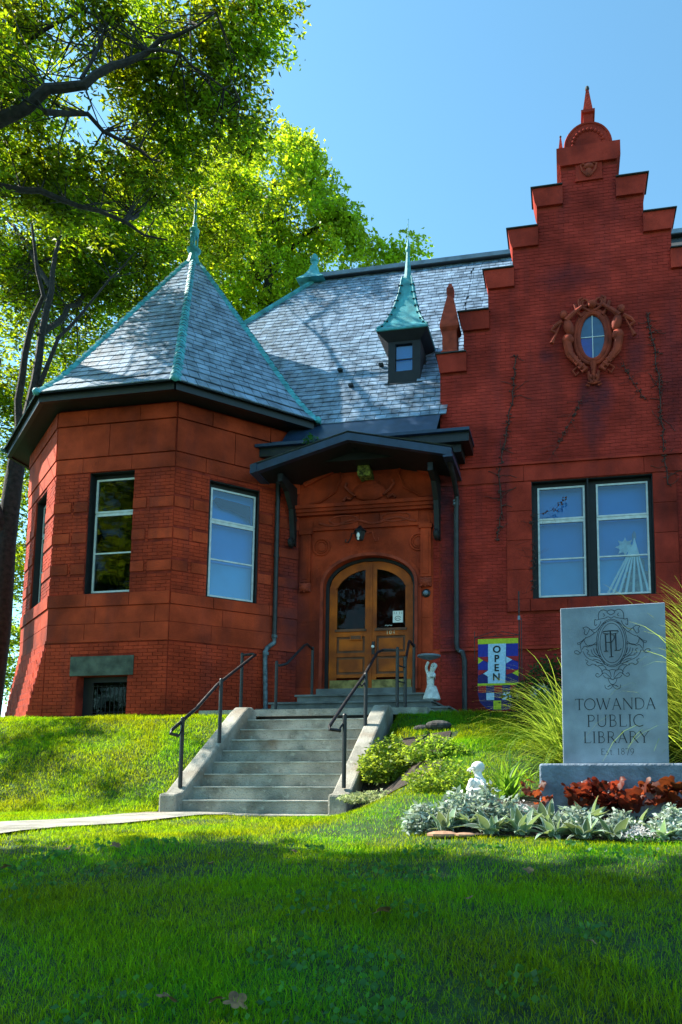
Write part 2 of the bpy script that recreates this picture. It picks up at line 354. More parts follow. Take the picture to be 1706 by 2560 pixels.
idx = (np.arange(ny - 1)[:, None] * nx + np.arange(nx - 1)[None, :]).ravel()
lawn = np_mesh('lawn', np.stack([GX, GY, GZ], -1).reshape(-1, 3), np.stack([idx, idx + 1, idx + nx + 1, idx + nx], -1), M_['ground'], kind='structure')
def hz(x, y): return float(H(x, y))
def sheet(name, poly, m, lift, n=14, kind='structure'):       # quad given by 4 corners, draped on the ground
    V = []; F = []
    a, b, c, d = [np.array(p, float) for p in poly]
    for i in range(n + 1):
        for j in range(n + 1):
            u, v = i / n, j / n
            p = (a * (1 - u) + b * u) * (1 - v) + (d * (1 - u) + c * u) * v
            V.append((p[0], p[1], hz(p[0], p[1]) + lift))
    for i in range(n):
        for j in range(n): F.append((i*(n+1)+j, (i+1)*(n+1)+j, (i+1)*(n+1)+j+1, i*(n+1)+j+1))
    return np_mesh(name, V, F, m, kind=kind)
PATH = [(-5.62, 9.15), (-4.35, 9.15), (-5.35, 3.6), (-6.9, 3.6)]
sheet('path', PATH, M_['conc'], .03)
BED = [(-2.0, 7.0), (-.95, 5.95), (2.4, 5.95), (2.4, 7.6)]
sheet('flower_bed', [(-1.25, 7.3), (-.98, 6.12), (2.6, 6.0), (2.6, 7.7)], M_['soil'], .02)
sheet('stair_bed', [(-2.85, 10.9), (-2.85, 8.7), (-1.5, 8.5), (-1.75, 10.9)], M_['soil'], .02)
sheet('street', [(-120, -9), (120, -9), (120, -2.6), (-120, -2.6)], M_['asphalt'], .02, n=30)

# ================================================================ library
lib = thing('library', 'red painted brick library with slate roofs, octagonal corner bay and stepped gable', 'building', (0, 0, 0))
BR_H, BR_W, GAP = .059, .193, .009
def bricks(M0, parent, u0, u1, z0, z1, holes=(), proud=.014, key='brick', seed=0):
    r = int(round((z0) / .068)); z = z0
    while z < z1 - .03:
        h = min(BR_H, z1 - z); zc = z + h / 2
        iv = [(u0(zc), u1(zc))] if callable(u0) else [(u0, u1)]
        for (a, b, c, d) in holes:
            if c - .001 < z + h and z < d - .001:
                nv = []
                for (p, q) in iv:
                    if b <= p or a >= q: nv.append((p, q))
                    else:
                        if a > p: nv.append((p, a))
                        if b < q: nv.append((b, q))
                iv = nv
        off = (.5 * (r % 2)) * (BR_W + GAP)
        for (p, q) in iv:
            k = math.floor((p - off) / (BR_W + GAP))
            while True:
                a = off + k * (BR_W + GAP); b = a + BR_W; k += 1
                a2, b2 = max(a, p + GAP / 2), min(b, q - GAP / 2)
                if a >= q: break
                if b2 - a2 < .03: continue
                pr = proud + random.uniform(-.003, .003)
                M = M0 @ Matrix.Translation(((a2 + b2) / 2, -pr, zc))
                piece(key, M, (b2 - a2, pr + .004, h), M_['brickg' if key == 'brickg' else 'brick'], parent, 'brick')
        z += h + GAP; r += 1
def stone(M0, parent, a, b, c, d, proud=.02, g=.006, m='stone', name='stone_block'):
    if m == 'stone' and parent.name.startswith('gable'): m = 'stoneg'
    M = M0 @ Matrix.Translation(((a + b) / 2, -proud, (c + d) / 2))
    piece('stone', M, (b - a - g * 2, proud + .004, d - c - g * 2), M_[m], parent, name)
def stones(M0, parent, u0, u1, z0, z1, L, proud=.02, holes=(), off=0.0):
    k = 0; a = u0
    a = u0
    while a < u1 - .01:
        b = min(u1, a + (L * (0.6 + off) if k == 0 else L * random.uniform(.85, 1.15)))
        if u1 - b < .25 * L: b = u1
        if not any(h[0] < b and h[1] > a and h[2] < z1 and h[3] > z0 for h in holes): stone(M0, parent, a, b, z0, z1, proud)
        else:
            for (p, q) in ((a, min(b, min(h[0] for h in holes))), (max(a, max(h[1] for h in holes)), b)):
                if q - p > .04: stone(M0, parent, p, q, z0, z1, proud)
        a = b; k += 1
def facet_body(b, M0, W, z0, z1, holes, depth=.3):
    us = sorted({0, W} | {h[0] for h in holes} | {h[1] for h in holes}); zs = sorted({z0, z1} | {h[2] for h in holes} | {h[3] for h in holes})
    for i in range(len(us) - 1):
        for j in range(len(zs) - 1):
            uc, zc = (us[i] + us[i+1]) / 2, (zs[j] + zs[j+1]) / 2
            if any(h[0] < uc < h[1] and h[2] < zc < h[3] for h in holes): continue
            b.box((us[i], 0, zs[j]), (us[i+1], depth, zs[j+1]), M_['mortar'], M0)
def window(M0, u0, u1, z0, z1, blind=True, recess=.16, name='window', label=None, parts=(.30,), meet=True, dark=False, jamb=.07):
    wdw = MB()                                           # dark wooden surround is the window's own mesh
    t = jamb; r = recess
    wdw.box((u0, r, z0), (u0 + t, r + .08, z1), M_['dark'], M0); wdw.box((u1 - t * .5, r, z0), (u1, r + .08, z1), M_['dark'], M0)
    wdw.box((u0 + t, r, z1 - .10), (u1 - t * .5, r + .08, z1), M_['dark'], M0); wdw.box((u0 + t, r, z0), (u1 - t * .5, r + .08, z0 + .05), M_['dark'], M0)
    # reveal lining
    wdw.box((u0, .02, z0 + .002), (u0 + .012, r, z1 - .002), M_['dark'], M0); wdw.box((u1 - .012, .02, z0 + .002), (u1, r, z1 - .002), M_['dark'], M0)
    wdw.box((u0 + .012, .02, z1 - .014), (u1 - .012, r, z1 - .002), M_['dark'], M0)
    w = wdw.build(name, None, lib, label=label)
    a, b, c, d = u0 + t, u1 - t * .5, z0 + .05, z1 - .10
    f = .035; fy = r - .035
    zt = d - (d - c) * parts[0]
    fr = MB()
    for (p, q) in ((c, zt - .03), (zt, d)):
        fr.box((a, fy, p), (a + f, fy + .05, q), M_['frame'], M0); fr.box((b - f, fy, p), (b, fy + .05, q), M_['frame'], M0)
        fr.box((a + f, fy, q - f), (b - f, fy + .05, q), M_['frame'], M0); fr.box((a + f, fy, p), (b - f, fy + .05, p + f), M_['frame'], M0)
    fr.box((a, fy + .012, zt - .03), (b, fy + .045, zt), M_['frame'], M0)
    zm = c + (zt - .03 - c) * .5
    fr.box((a + f, fy + .008, zm - .014), (b - f, fy + .045, zm + .014), M_['frame'], M0)
    fr.build('frame', None, w)
    for (p, q) in ((c + f, zm - .014), (zm + .014, zt - .03 - f), (zt + f, d - f)):
        g = MB(); g.box((a + f, fy + .02, p), (b - f, fy + .026, q), M_['glassdark' if dark else 'glass'], M0); g.build('pane', None, w)
    k = MB()
    if blind:
        k.box((a - .04, r + .17, zm), (b + .04, r + .175, d + .05), M_['blind'], M0); k.box((a - .04, r + .18, c - .05), (b + .04, r + .185, zm + .02), M_['blindlow'], M0); k.box((a - .04, r + .16, zm - .02), (b + .04, r + .175, zm), M_['blind'], M0); k.build('blind', None, w)
    k = MB()
    k.box((u0 - .1, r + 1.0, z0 - .1), (u1 + .1, r + 1.02, z1 + .1), M_['room'], M0)
    k.box((u0 - .1, r + .081, z0 - .12), (u1 + .1, r + 1.0, z0 - .1), M_['room'], M0); k.box((u0 - .1, r + .081, z1 + .1), (u1 + .1, r + 1.0, z1 + .12), M_['room'], M0)
    k.box((u0 - .12, r + .081, z0 - .1), (u0 - .1, r + 1.0, z1 + .1), M_['room'], M0); k.box((u1 + .1, r + .081, z0 - .1), (u1 + .12, r + 1.0, z1 + .1), M_['room'], M0)
    k.build('room_lining', None, w)
    return w
# ---------------------------------------------------------------- octagonal bay
TL = Vector((-9.743, 12.2, 0)); TC = Vector((-7.232, 12.2, 0)); SD = 2.52; TR = Vector((-5.44, 13.985, 0))
TLL = TL + Vector((-.766, .643, 0)) * 2.55; TLB = TLL + Vector((0, 4.2, 0))
tw = MB(); facets = []
def facet(A, B, tag_):
    u = (B - A).normalized(); n = Vector((u.y, -u.x, 0)); return (frame_mat(A, u, n), (B - A).length)
MF, WF = facet(TL, TC, 'F'); MR, WR = facet(TC, TR, 'R'); ML, WL = facet(TLL, TL, 'L'); MW, WW = facet(TLB, TLL, 'W')
hF = [(.72, 1.67, 5.0, 7.4)]; hFb = (.68, 1.72, 2.68, 3.43)
hR = [(.655, 1.665, 4.97, 7.3)]; hL = [(.82, 1.82, 5.0, 7.35)]
facet_body(tw, MF, WF, 2.3, 8.9, hF + [hFb]); facet_body(tw, MR, WR, 2.3, 8.9, hR); facet_body(tw, ML, WL, 2.3, 8.9, hL); facet_body(tw, MW, WW, 2.3, 8.9, [])
tower = tw.build('tower_wall', None, lib)
COURSES = [4.77 + .617 * k for k in range(5)]
for (M0, W, holes, extra) in ((MF, WF, hF, [hFb]), (MR, WR, hR, []), (ML, WL, hL, [])):
    h = holes[0]
    lint = [(hFb[0] - .14, hFb[1] + .12, 3.43, 3.80), (hFb[0] - .2, hFb[1] + .06, 2.55, 2.68)] if extra else []
    bricks(M0, tower, 0, W, 2.42, 4.08, extra + lint)
    for i, (zz0, zz1, LL) in enumerate(((4.10, 4.42, 1.3), (4.42, 4.75, 1.1))): stones(M0, tower, 0, W, zz0, zz1, LL, .012, off=.3 * i)
    stones(M0, tower, 0, W, 4.75, h[2], 1.0, .035, off=.2)
    ex = []
    for z in COURSES[1:]:
        for (a, b) in ((0, min(.5, h[0] - .36)), (W - .5, W), (h[0] - .3, h[0]), (h[1], h[1] + .28)):
            if z + .2 < 7.38: ex.append((a, b, z, z + .205)); stone(M0, tower, a, b, z, z + .205, .02)
    bricks(M0, tower, 0, W, h[2] + .004, 7.38, [h] + ex, proud=.010)
    if h[3] < 7.38: bricks(M0, tower, h[0], h[1], h[3] + .03, 7.38, proud=.01)
    stones(M0, tower, 0, W, 7.4, 7.69, .95, .02); stones(M0, tower, 0, W, 7.70, 8.35, 1.25, .035, off=.3); stones(M0, tower, 0, W, 8.36, 8.66, 1.1, .05)
stones(MW, tower, 0, WW, 2.4, 8.6, 1.2, .02)
b = MB()                                                  # flared base of the far-left side
nn_ = Vector((-.643, -.766, 0)).normalized(); uu_ = (TL - TLL).normalized()
def off_(z): return max(.02, .30 - .28 * (z - 2.2) / 1.85)
lo, hi = [], []
for z, lst in ((2.2, lo), (4.05, hi)):
    o = off_(z); p0 = TLL + nn_ * o; p1 = TLL + uu_ * (2.55 - 1.19 * o) + nn_ * o
    for p in (p0, Vector((p1.x, 12.2 - .002, 0)), Vector((TL.x + .01, 12.2 - .002, 0)), Vector((TL.x, TL.y + .2, 0)), Vector((TLL.x + .05, TLL.y + .2, 0))): lst.append((p.x, p.y, z))
b.add(lo + hi, [(i, (i + 1) % 5, (i + 1) % 5 + 5, i + 5) for i in range(5)] + [(4, 3, 2, 1, 0), (5, 6, 7, 8, 9)], M_['mortar'])
b.build('base_plinth', None, lib)
b = MB(); z0 = 2.42; r_ = 0
while z0 < 4.0:
    o0 = off_(z0 + .06) + .008; W_ = 2.55 - 1.19 * o0; a0 = -.21 if r_ % 2 else 0
    while a0 < W_:
        a1 = min(a0 + .41, W_); q0 = max(a0, 0) + .004; q1 = a1 - .004
        if q1 - q0 > .03:
            p = TLL + uu_ * ((q0 + q1) / 2) + nn_ * (o0 + random.uniform(-.003, .003)); Mx = frame_mat(Vector((p.x, p.y, z0)), uu_, nn_)
            b.box((-(q1 - q0) / 2, 0, 0), ((q1 - q0) / 2, .03, .118), M_['brick'], Mx)
        a0 += .42
    z0 += .127; r_ += 1
b.build('plinth_courses', None, lib, kind='stuff')
bricks(MF, tower, lambda z: -(1.19 * .766 + .643) * off_(z) + .02, lambda z: -.012, 2.42, 3.9)
for (M0, W) in ((MF, WF), (MR, WR), (ML, WL)):
    b = MB(); b.prism([(0, 0), (W, 0), (W, .05), (0, .05)], -.03, .0, M_['stone'], M0 @ Matrix.Translation((0, 0, 4.07))); b.build('water_table', None, tower)
window(MF, *hF[0], blind=False, dark=True, label='dark bay window reflecting tree branches')
window(MR, *hR[0], label='bright blue bay window beside the porch')
b = MB(); b.prism([(.80, 6.98), (.86, 7.06), (1.30, 7.04), (1.56, 7.02), (1.58, 6.64), (1.50, 6.74), (1.20, 6.84), (.92, 6.86)], .235, .24, M_['room'], MR); b.build('torn_shade', None, lib)
window(ML, *hL[0], blind=False, dark=True)
# basement window with bars
b = MB(); b.box((hFb[0] - .14, -.03, 3.435), (hFb[1] + .12, .1, 3.80), M_['greenstone'], MF); b.build('basement_lintel', None, lib)
b = MB(); b.box((hFb[0] - .2, -.07, 2.56), (hFb[1] + .06, .2, 2.675), M_['greenstone'], MF); b.build('basement_sill', None, lib)
b = MB(); r = .2
b.box((hFb[0], r, 2.68), (hFb[0] + .2, r + .06, 3.43), M_['dark'], MF); b.box((hFb[1] - .03, r, 2.68), (hFb[1], r + .06, 3.43), M_['dark'], MF)
b.box((hFb[0] + .2, r, 3.33), (hFb[1] - .03, r + .06, 3.43), M_['dark'], MF); b.box((hFb[0] + .2, r, 2.68), (hFb[1] - .03, r + .06, 2.72), M_['dark'], MF)
bw = b.build('basement_window', None, lib)
b = MB(); b.box((hFb[0] + .2, r + .02, 2.72), (hFb[1] - .03, r + .03, 3.33), M_['glassdark'], MF); b.build('pane', None, bw)
b = MB(); b.box((hFb[0] - .1, r + .9, 2.6), (hFb[1] + .4, r + .92, 3.5), mat('basement_room_wall', (0.16, 0.19, 0.06), .9), MF); b.build('room_wall', None, bw)
b = MB()
for i in range(9): x = hFb[0] + .23 + i * .09; b.tube([(x, r - .03, 2.71), (x, r - .03, 3.27)], .006, 5, M_['rail'], T=MF)
for z in (2.76, 3.25): b.tube([(hFb[0] + .2, r - .03, z), (hFb[1] - .04, r - .03, z)], .008, 5, M_['rail'], T=MF)
b.build('window_bars', None, bw)
fm = mat('tube_light', (1, 1, .8)); fmn = fm.node_tree.nodes['Principled BSDF']; fmn.inputs['Emission Color'].default_value = (1, .95, .6, 1); fmn.inputs['Emission Strength'].default_value = 2.0
b = MB(); b.box((hFb[0] + .72, r + .84, 3.20), (hFb[1] + .3, r + .88, 3.25), fm, MF); b.build('ceiling_light', None, bw)
# ---------------------------------------------------------------- bay roof
TCEN = Vector((-8.58, 15.24, 0)); ZE = 8.80
R2 = 3.295 + .42
E = {}
for k in (0, 1, -1, 2, 3, -2, -3, 4):
    a = math.radians(-67.5 + 45 * k); E[k] = Vector((-8.48 + R2 * math.cos(a), 15.24 + R2 * math.sin(a), ZE))
E[0] = Vector((-7.05, 11.78, ZE)); E[-1] = Vector((-9.82, 11.78, ZE)); E[1] = Vector((-5.08, 13.72, ZE)); E[-2] = Vector((-12.24, 13.80, ZE)); E[-3] = Vector((-12.24, 16.7, ZE))
AP = Vector((-8.78, 15.24, 14.15))
roofb = MB()
order = [-3, -2, -1, 0, 1, 2, 3, 4]
def prof(P, s):                                           # bell-cast slope: s 0..1 up the hip
    q = P.lerp(AP, s); k = max(0, 1 - s / .16); q.z -= 0
    out = (P - Vector((AP.x, AP.y, P.z))); out.z = 0
    q = q + out * (.035 * k * k) ; q.z += -.0 * k
    return q
NS = [0, .05, .1, .16, 1.0]
for i in range(8):
    A, B = E[order[i]], E[order[(i + 1) % 8]]
    for s0, s1 in zip(NS[:-1], NS[1:]):
        a, b_, c, d = prof(A, s0), prof(B, s0), prof(B, s1), prof(A, s1)
        if s1 < 1: roofb.add([a, b_, c, d], [(0, 1, 2, 3)], M_['slateflash'])
        else: roofb.add([a, b_, c], [(0, 1, 2)], M_['slateflash'])
    # soffit and fascia
    cA = Vector((AP.x, AP.y, ZE - .1)); 
    roofb.add([A - Vector((0, 0, .1)), B - Vector((0, 0, .1)), cA.lerp(B - Vector((0, 0, .1)), .78), cA.lerp(A - Vector((0, 0, .1)), .78)], [(3, 2, 1, 0)], M_['dark'])
roof_t = roofb.build('tower_roof', None, lib)
for i in range(8):
    A, B = E[order[i]], E[order[(i + 1) % 8]]
    u = (B - A).normalized(); n = Vector((u.y, -u.x, 0)); Mg = frame_mat(A, u, n); W = (B - A).length
    b = MB(); b.prism([(0, -.13), (W, -.13), (W, .03), (0, .03)], -.05, .03, M_['gutter'], Mg)
    b.prism([(-.02, .03), (W + .02, .03), (W + .02, .05), (-.02, .05)], -.07, .04, M_['gutter'], Mg)
    b.build('gutter', None, lib)
def slates(A, B, C_, D, parent, exposure=.185, w=.215, lift=.022, keyname='slate', skip=None, s_lo=None):
    # A,B bottom edge, C_,D top edge (D above A, C_ above B); rows run A->B
    A, B, C_, D = [Vector(p) for p in (A, B, C_, D)]
    u = (B - A).normalized(); mid0, mid1 = (A + B) / 2, (C_ + D) / 2
    t = (mid1 - mid0); n = u.cross(t).normalized()
    if n.z < 0: n = -n
    v = n.cross(u).normalized()
    if v.z < 0: v = -v
    Ht = (D - A).dot(v)
    rows = max(1, int(Ht / exposure)); ex = Ht / rows
    M0 = frame_mat(A, u, n)
    for r in range(rows):
        s0, s1 = r / rows, (r + 1) / rows
        sm = (s0 + s1) / 2
        L = (A.lerp(D, sm) - A).dot(u); R = (B.lerp(C_, sm) - A).dot(u)
        off = random.uniform(0, w); x = L - off
        while x < R:
            ww = w * random.uniform(.82, 1.18); a, b = max(x, L), min(x + ww, R); x += ww
            if b - a < .04: continue
            pos = ((a + b) / 2, -lift - random.uniform(0, .004), (r + .5) * ex)
            if skip and skip(M0 @ Vector(pos)): continue
            M = M0 @ Matrix.Translation(pos) @ Matrix.Rotation(-math.radians(3.0 + random.uniform(-.8, .8)), 4, 'X') @ Matrix.Rotation(random.gauss(0, .006), 4, 'Y')
            piece(keyname, M, (b - a - .011, .018, ex * .89), M_['slate'], parent, 'slate')
for i, k in enumerate(order):
    if k in (2, 3, 4): continue
    A, B = E[k], E[order[(i + 1) % 8]]
    for s0, s1 in ((0, .05), (.05, .1), (.1, .16), (.16, .93)):
        slates(prof(A, s0), prof(B, s0), prof(B, s1), prof(A, s1), roof_t)
for k in (-3, -2, -1, 0, 1, 2):                                   # copper hip caps laid in overlapping lengths
    P0 = [prof(E[k], s) for s in (0, .05, .1, .16)]; pts = P0 + [prof(E[k], s) for s in np.linspace(.2, .94, 22)]
    hc = None
    out = (E[k] - Vector((AP.x, AP.y, ZE))); out.z = 0; out.normalize(); side = Vector((-out.y, out.x, 0))
    seg = 24
    S_ = np.linspace(0, .94, seg + 1)
    for j in range(seg):
        a, c = prof(E[k], S_[j]), prof(E[k], S_[j + 1] + .006)
        d = (c - a).normalized(); nn = side.cross(d).normalized()
        if nn.z < 0: nn = -nn
        wd = .105 - .035 * S_[j]
        b = MB()
        l0, l1 = .055, .035
        vs = []
        for (P, l) in ((a, l0), (c, l1)):
            vs += [P + side * wd - nn * .025 + nn * (l - .03), P + side * .035 + nn * l, P + nn * (l + .022), P - side * .035 + nn * l, P - side * wd - nn * .025 + nn * (l - .03)]
        b.add(vs, [(0, 1, 6, 5), (1, 2, 7, 6), (2, 3, 8, 7), (3, 4, 9, 8), (4, 3, 2, 1, 0)], M_['copper'])
        # raised scallop mark on each length
        arc = [a.lerp(c, .25) + side * (.045 * math.cos(t)) + nn * (.062 + .01 * math.sin(t)) + d * (.05 * math.sin(t)) for t in np.linspace(.2, math.pi - .2, 7)]
        b.tube(arc, .006, 4, M_['slateflash'])
        o = b.build('hip_cap', None, roof_t)
    b = MB(); b.ball(prof(E[k], 0) + Vector((0, 0, .05)), .07, 10, 6, M_['copper']); b.build('hip_knob', None, roof_t, smooth=True)
b = MB()
b.lathe([(.34, -.55), (.22, -.32), (.14, -.1), (.10, .05)], AP, 8, M_['copper'])
b.build('finial_skirt', None, lib)
b = MB()
b.lathe([(.09, .0), (.10, .1), (.16, .14), (.17, .17), (.11, .2), (.09, .24)], AP, 14, M_['copper'])
for a in range(4):
    c, s = math.cos(a * math.pi / 2 + .5) * .075, math.sin(a * math.pi / 2 + .5) * .075
    b.box((AP.x + c - .018, AP.y + s - .018, AP.z + .24), (AP.x + c * .85 + .018, AP.y + s * .85 + .018, AP.z + .5), M_['copper'])
b.lathe([(.085, .5), (.10, .53), (.10, .6), (.06, .62), (.115, .67), (.12, .7), (.06, .76), (.045, .9), (.03, 1.0), (.03, 1.45), (.04, 1.47), (.03, 1.52)], AP, 14, M_['copper'])
b.build('finial', None, lib, smooth=True)
# ---------------------------------------------------------------- main roof
RA, RB = Vector((-11.45, 13.8, 8.8)), Vector((-2.4, 13.8, 8.8)); RC, RD = Vector((-2.4, 18.5, 15.6)), Vector((-6.75, 18.5, 15.6))
mr = MB(); mr.add([RA, RB, RC, RD, (7, 23.2, 8.8), (-11.45, 23.2, 8.8), (-2.4, 14.45, 9.74), (7, 14.45, 9.74), (7, 18.5, 15.6)], [(0, 1, 2, 3), (0, 3, 5), (3, 8, 4, 5), (6, 7, 8, 2)], M_['slateflash'])
main_roof = mr.build('main_roof', None, lib)
mb = MB(); mb.box((-11.2, 14.35, 2.3), (7.0, 23.0, 8.75), M_['mortar']); mb.build('main_wall', None, lib)
slates(RA, Vector((-2.3, 13.8, 8.8)), Vector((-2.3, 18.5, 15.6)), RD + Vector((3.2 * 0, 0, 0)), main_roof,
       skip=lambda p: (p.x < -7.2 - (p.z - 8.8) * .12 and p.z < 12.5) or (-3.7 < p.x < -3.06 and 10.1 < p.z < 11.4))
slates((-2.3, 15.0, 10.536), (.35, 15.0, 10.536), (.35, 18.5, 15.6), (-2.3, 18.5, 15.6), main_roof)
slates(Vector((-11.45, 23.2, 8.8)), RA, RD, RD, main_roof, exposure=.3, w=.35)
b = MB()                                                  # hip at the left end
hp = [RA.lerp(RD, s) for s in np.linspace(.35, .97, 12)]
b.tube([p + Vector((0, -.02, .05)) for p in hp], .06, 6, M_['copper']); b.build('main_hip', None, lib)
b = MB(); b.prism([(-6.9, 0), (7.0, 0), (7.0, .17), (-6.9, .17)], 18.36, 18.66, M_['lead'], Matrix.Translation((0, 0, 15.55)))
b.prism([(-6.9, 0), (7, 0), (7, .03), (-6.9, .03)], 18.28, 18.72, M_['slateflash'], Matrix.Translation((0, 0, 15.51))); b.build('ridge_cap', None, lib)
b = MB(); b.lathe([(.40, -.28), (.22, -.05), (.12, .15), (.09, .3)], (-6.9, 18.5, 15.72), 4, M_['copper'], sq=True)
b.lathe([(.08, .3), (.08, .55), (.12, .58), (.12, .63), (.07, .66), (.09, .74), (.05, .8)], (-6.9, 18.5, 15.6), 10, M_['copper']); b.build('roof_finial', None, lib, smooth=False)
for (x, z) in ((-4.95, 10.7), (-4.55, 10.05), (-4.0, 10.75)):      # small snow guards
    y = 13.8 + (z - 8.8) / 6.8 * 4.7
    b = MB(); b.box((x - .05, y - .12, z), (x + .05, y - .02, z + .05), M_['slateflash']); b.build('snow_guard', None, main_roof)
b = MB()                                                  # dark metal skirt and main eave
b.add([(-5.6, 13.8, 8.82), (-2.42, 13.8, 8.82), (-2.42, 13.3, 8.22), (-5.6, 13.3, 8.22)], [(0, 3, 2, 1)], M_['fascia']); b.build('metal_skirt', None, lib)
b = MB(); b.box((-6.05, 13.3, 7.98), (-1.78, 14.02, 8.16), M_['gutter']); b.box((-6.12, 13.22, 8.16), (-1.76, 13.98, 8.22), M_['fascia'])
b.box((-5.9, 13.42, 7.82), (-1.95, 13.99, 7.98), M_['dark']); b.build('main_eave', None, lib)
for i, (x, y, z) in enumerate(((-5.85, 13.45, 8.22), (-5.62, 13.55, 8.30), (-5.40, 13.65, 8.36))):
    b = MB(); b.box((x, y, z - .1), (x + .36, y + .3, z + .13), M_['fascia']); b.build('step_flashing', None, lib)
# ---------------------------------------------------------------- dormer
b = MB(); b.box((-3.74, 14.67, 9.95), (-3.02, 15.7, 11.2), M_['dark']); dorm = None
b = MB()
b.box((-3.74, 14.69, 9.97), (-3.58, 15.7, 11.2), M_['dark']); b.box((-3.2, 14.69, 9.97), (-3.02, 15.7, 11.2), M_['dark'])
b.box((-3.58, 14.69, 9.97), (-3.2, 15.7, 10.35), M_['dark']); b.box((-3.58, 14.69, 10.98), (-3.2, 15.7, 11.2), M_['dark'])
b.box((-3.80, 14.60, 9.93), (-2.96, 14.69, 10.02), M_['dark'])
dorm = b.build('dormer', None, lib)
b = MB(); b.box((-3.58, 14.74, 10.35), (-3.2, 14.75, 10.98), M_['glass']); b.build('pane', None, dorm)
b = MB(); b.box((-3.58, 14.80, 10.35), (-3.2, 14.82, 10.98), M_['blind']); b.box((-3.58, 14.72, 10.62), (-3.2, 14.735, 10.645), M_['dark']); b.build('sash', None, dorm)
DC = (-3.39, 15.05, 0)
b = MB(); b.lathe([(.36, 11.05), (.56, 11.19), (.575, 11.20), (.575, 11.235), (.56, 11.25), (.44, 11.40), (.33, 11.66), (.235, 11.98), (.16, 12.32), (.105, 12.72)], DC, 4, M_['copper'], sq=True)
b.lathe([(.36, 11.04), (.55, 11.17), (.565, 11.185), (.0, 11.19)], (DC[0], DC[1], -.004), 4, M_['dark'], sq=True)
for sx in (-1, 1):
    for sy in (-1, 1):
        b.tube([(DC[0] + sx * r_, DC[1] + sy * r_, z) for r_, z in ((.56, 11.27), (.44, 11.42), (.33, 11.68), (.235, 12.0), (.16, 12.34), (.105, 12.74))], .022, 6, M_['copper'])
for z in (11.34, 11.5, 11.7, 11.9, 12.1, 12.3, 12.5):
    r_ = np.interp(z, [11.25, 11.40, 11.66, 11.98, 12.32, 12.72], [.56, .44, .33, .235, .16, .105])
    for sx in (-1, 1): b.box((DC[0] + sx * r_ - .05, DC[1] - r_ - .03, z), (DC[0] + sx * r_ + .05, DC[1] - r_ + .05, z + .012), M_['slateflash'])
b.build('dormer_spire', None, lib)
b = MB(); b.lathe([(.115, 12.70), (.115, 12.76), (.085, 12.78), (.05, 13.2), (.035, 13.4), (.05, 13.42), (.06, 13.5), (.03, 13.55), (.035, 13.62), (.015, 13.7), (.009, 13.75), (.008, 14.2), (.014, 14.22), (.004, 14.24)], DC, 8, M_['copper']); b.build('spire_finial', None, lib, smooth=True)
# ---------------------------------------------------------------- stepped gable
GX0, CX = -2.46, .62
TI = [(14.42, .565, .64), (13.59, 1.06, 1.15), (12.75, 1.57, 1.66), (11.91, 2.08, 2.16), (11.05, 2.59, 2.68), (10.18, 3.08, 3.15)]  # top z, half width, coping half width
def half(z):
    for i in range(len(TI)):
        lo = TI[i + 1][0] if i + 1 < len(TI) else -1
        if z > lo: return TI[i][1]
    return 3.08
gw = MB(); hG = [(-.63, 1.68, 4.99, 7.36)]
prev = 14.40
for i, (zt, hw, cw) in enumerate(TI):
    zb = TI[i + 1][0] if i + 1 < len(TI) else 2.3
    M0 = Matrix.Translation((CX - hw, 14.0, 0))
    hs = [(hG[0][0] - CX + hw, hG[0][1] - CX + hw, hG[0][2], hG[0][3])] if i == 5 else []
    facet_body(gw, M0, 2 * hw, zb - .0 if i == 5 else zb, zt - .02, hs, .42)
gable = gw.build('gable_wall', None, lib)
MG = Matrix.Translation((0, 14.0, 0))
GH = [(-.63, 1.68, 4.99, 7.36), (-1.13, -.63, 4.73, 7.36), (1.68, 2.12, 4.73, 7.36), (-1.13, 2.2, 4.72, 4.99), (-2.46, 3.7, 7.36, 7.74), (-2.46, 3.7, 4.0, 4.06)]
ex = []
for i, (zt, hw, cw) in enumerate(TI): ex += [(CX - cw - .1, CX - cw + .62, zt - .42, zt + .01), (CX + cw - .62, CX + cw + .1, zt - .42, zt + .01)]
GH += [(CX - .27, CX + .27, 10.0, 10.5), (CX - .22, CX + .22, 9.86, 10.64), (CX - .13, CX + .13, 9.76, 10.74)]
bricks(MG, gable, lambda z: CX - half(z), lambda z: CX + min(half(z), 3.06), 2.45, 14.0, GH + ex, proud=.006, key='brickg')
for (a, b_) in ((-1.13, -.63), (1.68, 2.12)):
    for k in range(4): stone(MG, gable, a, b_, 4.99 + k * .592, 4.99 + (k + 1) * .592, .016)
stones(MG, gable, -1.13, 2.2, 4.74, 4.985, .75, .05); stones(MG, gable, -2.46, 3.7, 7.37, 7.70, 2.1, .02, off=.2)
b = MB(); b.box((-2.46, 13.94, 7.70), (3.7, 14.0, 7.74), M_['stoneg']); b.build('string_course', None, gable)
b = MB(); b.box((-2.46, 13.95, 4.0), (3.7, 14.0, 4.05), M_['stoneg']); b.build('water_table', None, gable)
